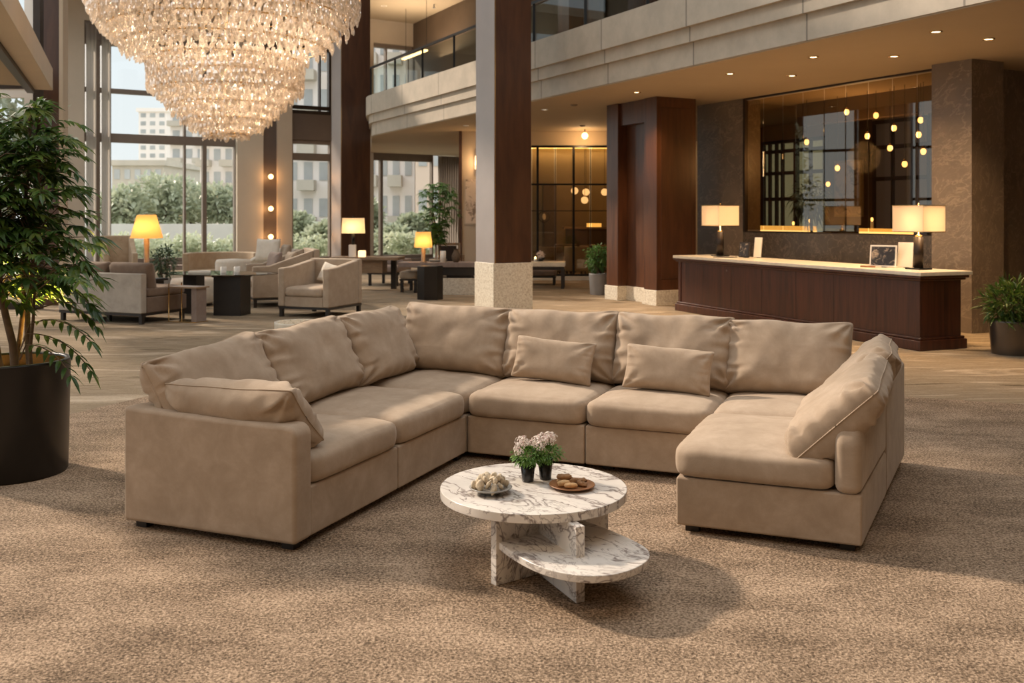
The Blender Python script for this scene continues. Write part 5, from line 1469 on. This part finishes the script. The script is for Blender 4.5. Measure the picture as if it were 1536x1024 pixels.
# planter drum just behind the sofa
q = FP(449, 482, .42); root = thing('round_drum_table', 'round pale drum with pebbles on top just behind the left of the big sofa', 'drum table', (q.x, q.y, 0))
MB().lathe([(.27, 0), (.30, .40), (.30, .42), (.285, .42), (.28, .39), (0, .385)], 40, None, False).build('drum', 'cream_stone', root)
pb = MB(); rg = random.Random(9)
for k in range(70):
    a = k * 2.399; r_ = .25 * sqrt(k / 70); pb.ball((r_ * cos(a), r_ * sin(a), .402 + rg.uniform(0, .01)), rg.uniform(.018, .03), 8, 6, (1.2, .9, .7))
o = pb.build('pebbles', 'shell', root); o['kind'] = 'stuff'

# ================================================================== INNER LOUNGE BEHIND THE PARTITION
def tub(lab, px, D, rz, mat):
    root = thing('tub_chair', lab, 'chair', (PX(px, D), D, 0), rz, 'tub chairs in the inner lounge')
    ring(.30, .38, 0, 180, .16, .86).build('backrest', mat, root, bev=.03); ring(.01, .295, 0, 360, .16, .46).build('seat', mat, root, bev=.02)
    for a in (30, 150, 210, 330): MB().box(.26 * cos(R(a)) - .02, .26 * cos(R(a)) + .02, .26 * sin(R(a)) - .02, .26 * sin(R(a)) + .02, 0, .16).build('leg', 'black_wood', root)
tub('pale tub chair on the left behind the glass partition', 826, 27.4, R(160), LF); tub('pale tub chair in the middle behind the glass partition', 864, 27.6, R(200), 'cream_fabric')
tub('dark tub chair in the right of the inner lounge', 889, 28.4, R(60), 'lounge_brown'); tub('pale tub chair right of the dark one in the inner lounge', 903, 29.2, R(120), LF); tub('dark tub chair at the back left of the inner lounge', 850, 29.6, R(20), 'lounge_brown')
root = thing('bar_counter', 'lit bar counter at the back of the inner lounge', 'counter', (PX(885, 30.4), 30.4, 0))
MB().box(-.75, 1.3, -.3, .3, 0, 1.32).build('body', 'dark_wall', root); MB().box(-.85, 1.4, -.35, .35, 1.32, 1.38).build('top', 'walnut_top', root); MB().box(-.1, .35, -.1, .1, 1.38, 1.50).build('light_box', 'amber_panel', root); MB().box(.55, .95, -.1, .1, 1.38, 1.47).build('light_box', 'amber_panel', root)
root = thing('wall_ring_ornament', 'round ring-shaped ornament with pale disc on the inner lounge wall', 'ornament', (PX(816, 30.2), 30.2, PZ(325, 30.2)))
MB().lathe([(.16, -.02), (.18, -.02), (.18, .02), (.16, .02), (.16, -.02)], 28, Matrix.Rotation(R(90), 4, 'X'), False).build('ring', 'black_metal', root); MB().ball((0, 0, 0), .10, 16, 8, (.6, .2, 1)).build('disc', 'cream_fabric', root)
MB().tube([(0, 0, -.18), (0, 0, -1.5)], .012, 6).build('stand', 'black_metal', root)
for k, (a, b, lb) in enumerate(((862, 286, 'left globe of the pendant group behind the glass partition'), (879, 288, 'middle upper globe of the pendant group behind the glass partition'), (877, 300, 'lowest globe of the pendant group behind the glass partition'), (907, 288, 'right globe of the pendants, beside the wood pier'))):
    pendant(a, b, 0, .105, lb, 'globe pendants of the inner lounge', 'globe_glow', SOF, 1.0, 28.0 + .3 * (k % 2))
light('lounge_lamp', 'POINT', bpy.data.objects['bar_counter'], (-.8, -1.2, 2.5), 30, (1, .6, .28), .3)
# ================================================================== OUTSIDE
g = struct(MB().box(-160, 140, 28, 260, -.9, -.45).build('ground', 'lawn')); 
def outp(px, D): return PX(px, D)
def building(name, lab, px0, px1, D, z0, z1, mat, floors, bays, depth=14, balc=True, rz=0.0, wf=.55):
    x0, x1 = PX(px0, D), PX(px1, D); w = x1 - x0
    root = thing(name, lab, 'building', (x0, D, -.45), rz)
    MB().box(0, w, 0, depth, 0, z1 + .45).build('walls', mat, root)
    MB().box(-.3, w + .3, -.3, depth, z1 + .45, z1 + 1.0).build('parapet', mat, root)
    fh = (z1 - z0) / floors; bw = w / bays
    for f in range(floors):
        for b in range(bays):
            cx = (b + .5) * bw; zz = z0 + .45 + f * fh
            MB().box(cx - bw * wf / 2, cx + bw * wf / 2, -.06, 0.02, zz + fh * .30, zz + fh * .80).build('window', 'facade_glass', root)
        if balc:
            for b in range(0, bays, 2):
                cx = (b + .5) * bw; zz = z0 + .45 + f * fh
                MB().box(cx - bw * .55, cx + bw * .55, -1.0, -.07, zz + fh * .02, zz + fh * .30).build('balcony', 'facade_pale_hazed' if mat != 'facade_pale_hazed' else 'concrete', root)
    return root
building('apartment_tower', 'distant pale apartment tower seen through the left window', 208, 250, 150, 8, 18, 'facade_pale_hazed', 8, 3, 6, False)
building('apartment_building', 'pale white apartment block behind the chandelier bottom', 300, 352, 80, 2, 11.5, 'facade_pale_hazed', 5, 3, 12)
building('apartment_building', 'tall hazy apartment block right of the distant tower', 255, 330, 120, 6, 22, 'facade_pale_hazed', 7, 4, 14)
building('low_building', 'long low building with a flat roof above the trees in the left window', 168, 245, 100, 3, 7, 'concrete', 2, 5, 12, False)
building('apartment_building', 'striped balconied block at the left edge of the tall window', 70, 112, 70, 1, 19, 'facade_pale_hazed', 8, 2, 5)
building('apartment_building', 'peach and white balconied block seen through the narrow window', 405, 520, 62, 1, 15, 'facade_pale_hazed', 6, 5, 12)
building('apartment_building', 'peach brick block with pale balconies seen through the far window', 548, 622, 60, 1, 16, 'facade_pale_hazed', 6, 4, 12)
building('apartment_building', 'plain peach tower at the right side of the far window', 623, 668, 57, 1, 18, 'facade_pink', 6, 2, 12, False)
def tree(lab, px, D, z, rx, rz_, n, seed, mat='tree_leaf_hazed', name='tree', ln=.42, trunk=True, cat='tree'):
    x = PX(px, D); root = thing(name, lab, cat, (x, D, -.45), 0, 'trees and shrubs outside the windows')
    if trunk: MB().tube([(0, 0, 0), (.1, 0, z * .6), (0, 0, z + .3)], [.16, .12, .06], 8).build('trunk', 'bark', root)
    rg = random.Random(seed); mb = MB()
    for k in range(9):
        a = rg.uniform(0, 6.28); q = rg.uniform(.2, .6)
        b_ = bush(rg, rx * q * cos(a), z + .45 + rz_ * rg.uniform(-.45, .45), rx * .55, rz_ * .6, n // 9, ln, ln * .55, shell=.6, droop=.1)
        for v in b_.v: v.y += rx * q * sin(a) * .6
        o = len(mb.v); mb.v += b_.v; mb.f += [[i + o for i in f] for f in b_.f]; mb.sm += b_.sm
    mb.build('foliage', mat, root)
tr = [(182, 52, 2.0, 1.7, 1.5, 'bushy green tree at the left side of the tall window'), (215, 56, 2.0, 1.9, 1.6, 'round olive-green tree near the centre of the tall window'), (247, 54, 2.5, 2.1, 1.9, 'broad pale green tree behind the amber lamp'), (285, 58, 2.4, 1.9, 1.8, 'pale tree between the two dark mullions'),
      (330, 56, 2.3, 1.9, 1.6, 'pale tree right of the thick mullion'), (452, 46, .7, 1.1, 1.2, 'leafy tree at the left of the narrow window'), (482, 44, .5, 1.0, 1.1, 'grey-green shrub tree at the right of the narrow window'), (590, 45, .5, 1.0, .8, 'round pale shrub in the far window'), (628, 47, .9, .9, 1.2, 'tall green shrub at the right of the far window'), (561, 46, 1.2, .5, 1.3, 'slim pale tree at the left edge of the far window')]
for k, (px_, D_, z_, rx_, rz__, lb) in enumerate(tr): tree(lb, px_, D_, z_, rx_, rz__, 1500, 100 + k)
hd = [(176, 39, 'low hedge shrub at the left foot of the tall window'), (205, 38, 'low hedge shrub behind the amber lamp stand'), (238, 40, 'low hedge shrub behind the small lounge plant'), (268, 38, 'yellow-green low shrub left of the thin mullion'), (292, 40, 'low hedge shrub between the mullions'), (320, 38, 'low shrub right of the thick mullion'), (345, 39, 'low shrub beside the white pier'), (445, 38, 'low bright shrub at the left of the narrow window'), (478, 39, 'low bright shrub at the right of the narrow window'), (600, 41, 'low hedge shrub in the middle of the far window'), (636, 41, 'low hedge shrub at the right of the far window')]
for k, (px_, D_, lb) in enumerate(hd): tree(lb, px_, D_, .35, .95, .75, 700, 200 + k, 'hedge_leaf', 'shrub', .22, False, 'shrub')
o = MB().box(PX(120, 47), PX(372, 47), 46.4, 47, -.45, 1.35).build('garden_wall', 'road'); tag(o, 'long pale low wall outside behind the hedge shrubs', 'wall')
# greenery beyond the left gallery window
tree('leafy outdoor tree beyond the left gallery glazing', 12, 24, 3.2, 1.8, 2.2, 1500, 301, 'tree_leaf_hazed', ln=.3)
# ================================================================== SKY, SUN, CAMERA
wd = bpy.data.worlds.new('world'); SC.world = wd; wd.use_nodes = True
nt = wd.node_tree; bg = nt.nodes['Background']
tc = N(nt, 'ShaderNodeTexCoord'); sx = N(nt, 'ShaderNodeSeparateXYZ'); L(nt, tc.outputs['Generated'], sx.inputs[0])
L(nt, ramp(nt, sx.outputs['Z'], [(0.0, (.53, .56, .565)), (0.24, (.47, .53, .565)), (0.40, (.92, .97, 1.0)), (1.0, (.90, .95, 1.0))]), bg.inputs['Color'])
bg.inputs['Strength'].default_value = 1.6
sun = light('sun', 'SUN', None, (-20, 20, 20), 4.4, (1.0, .84, .68)); sun.data.angle = R(4)
sun.rotation_euler = Vector((0.87, -0.50, -0.66)).to_track_quat('-Z', 'Y').to_euler()
cd = bpy.data.cameras.new('camera'); cam = bpy.data.objects.new('camera', cd); COL.objects.link(cam)
cam.location = (0, 0, CH); cam.rotation_euler = (R(90), 0, 0)
cd.sensor_width = 36; cd.lens = FPX / 1536 * 36; cd.shift_y = -(512 - HY) / 1536
cd.clip_end = 600
cd.dof.use_dof = True; cd.dof.focus_distance = 5.8; cd.dof.aperture_fstop = 3.6
SC.camera = cam
vs = SC.view_settings; vs.view_transform = 'Standard'; vs.look = 'None'; vs.gamma = 1; vs.exposure = 0.16; vs.use_curve_mapping = False
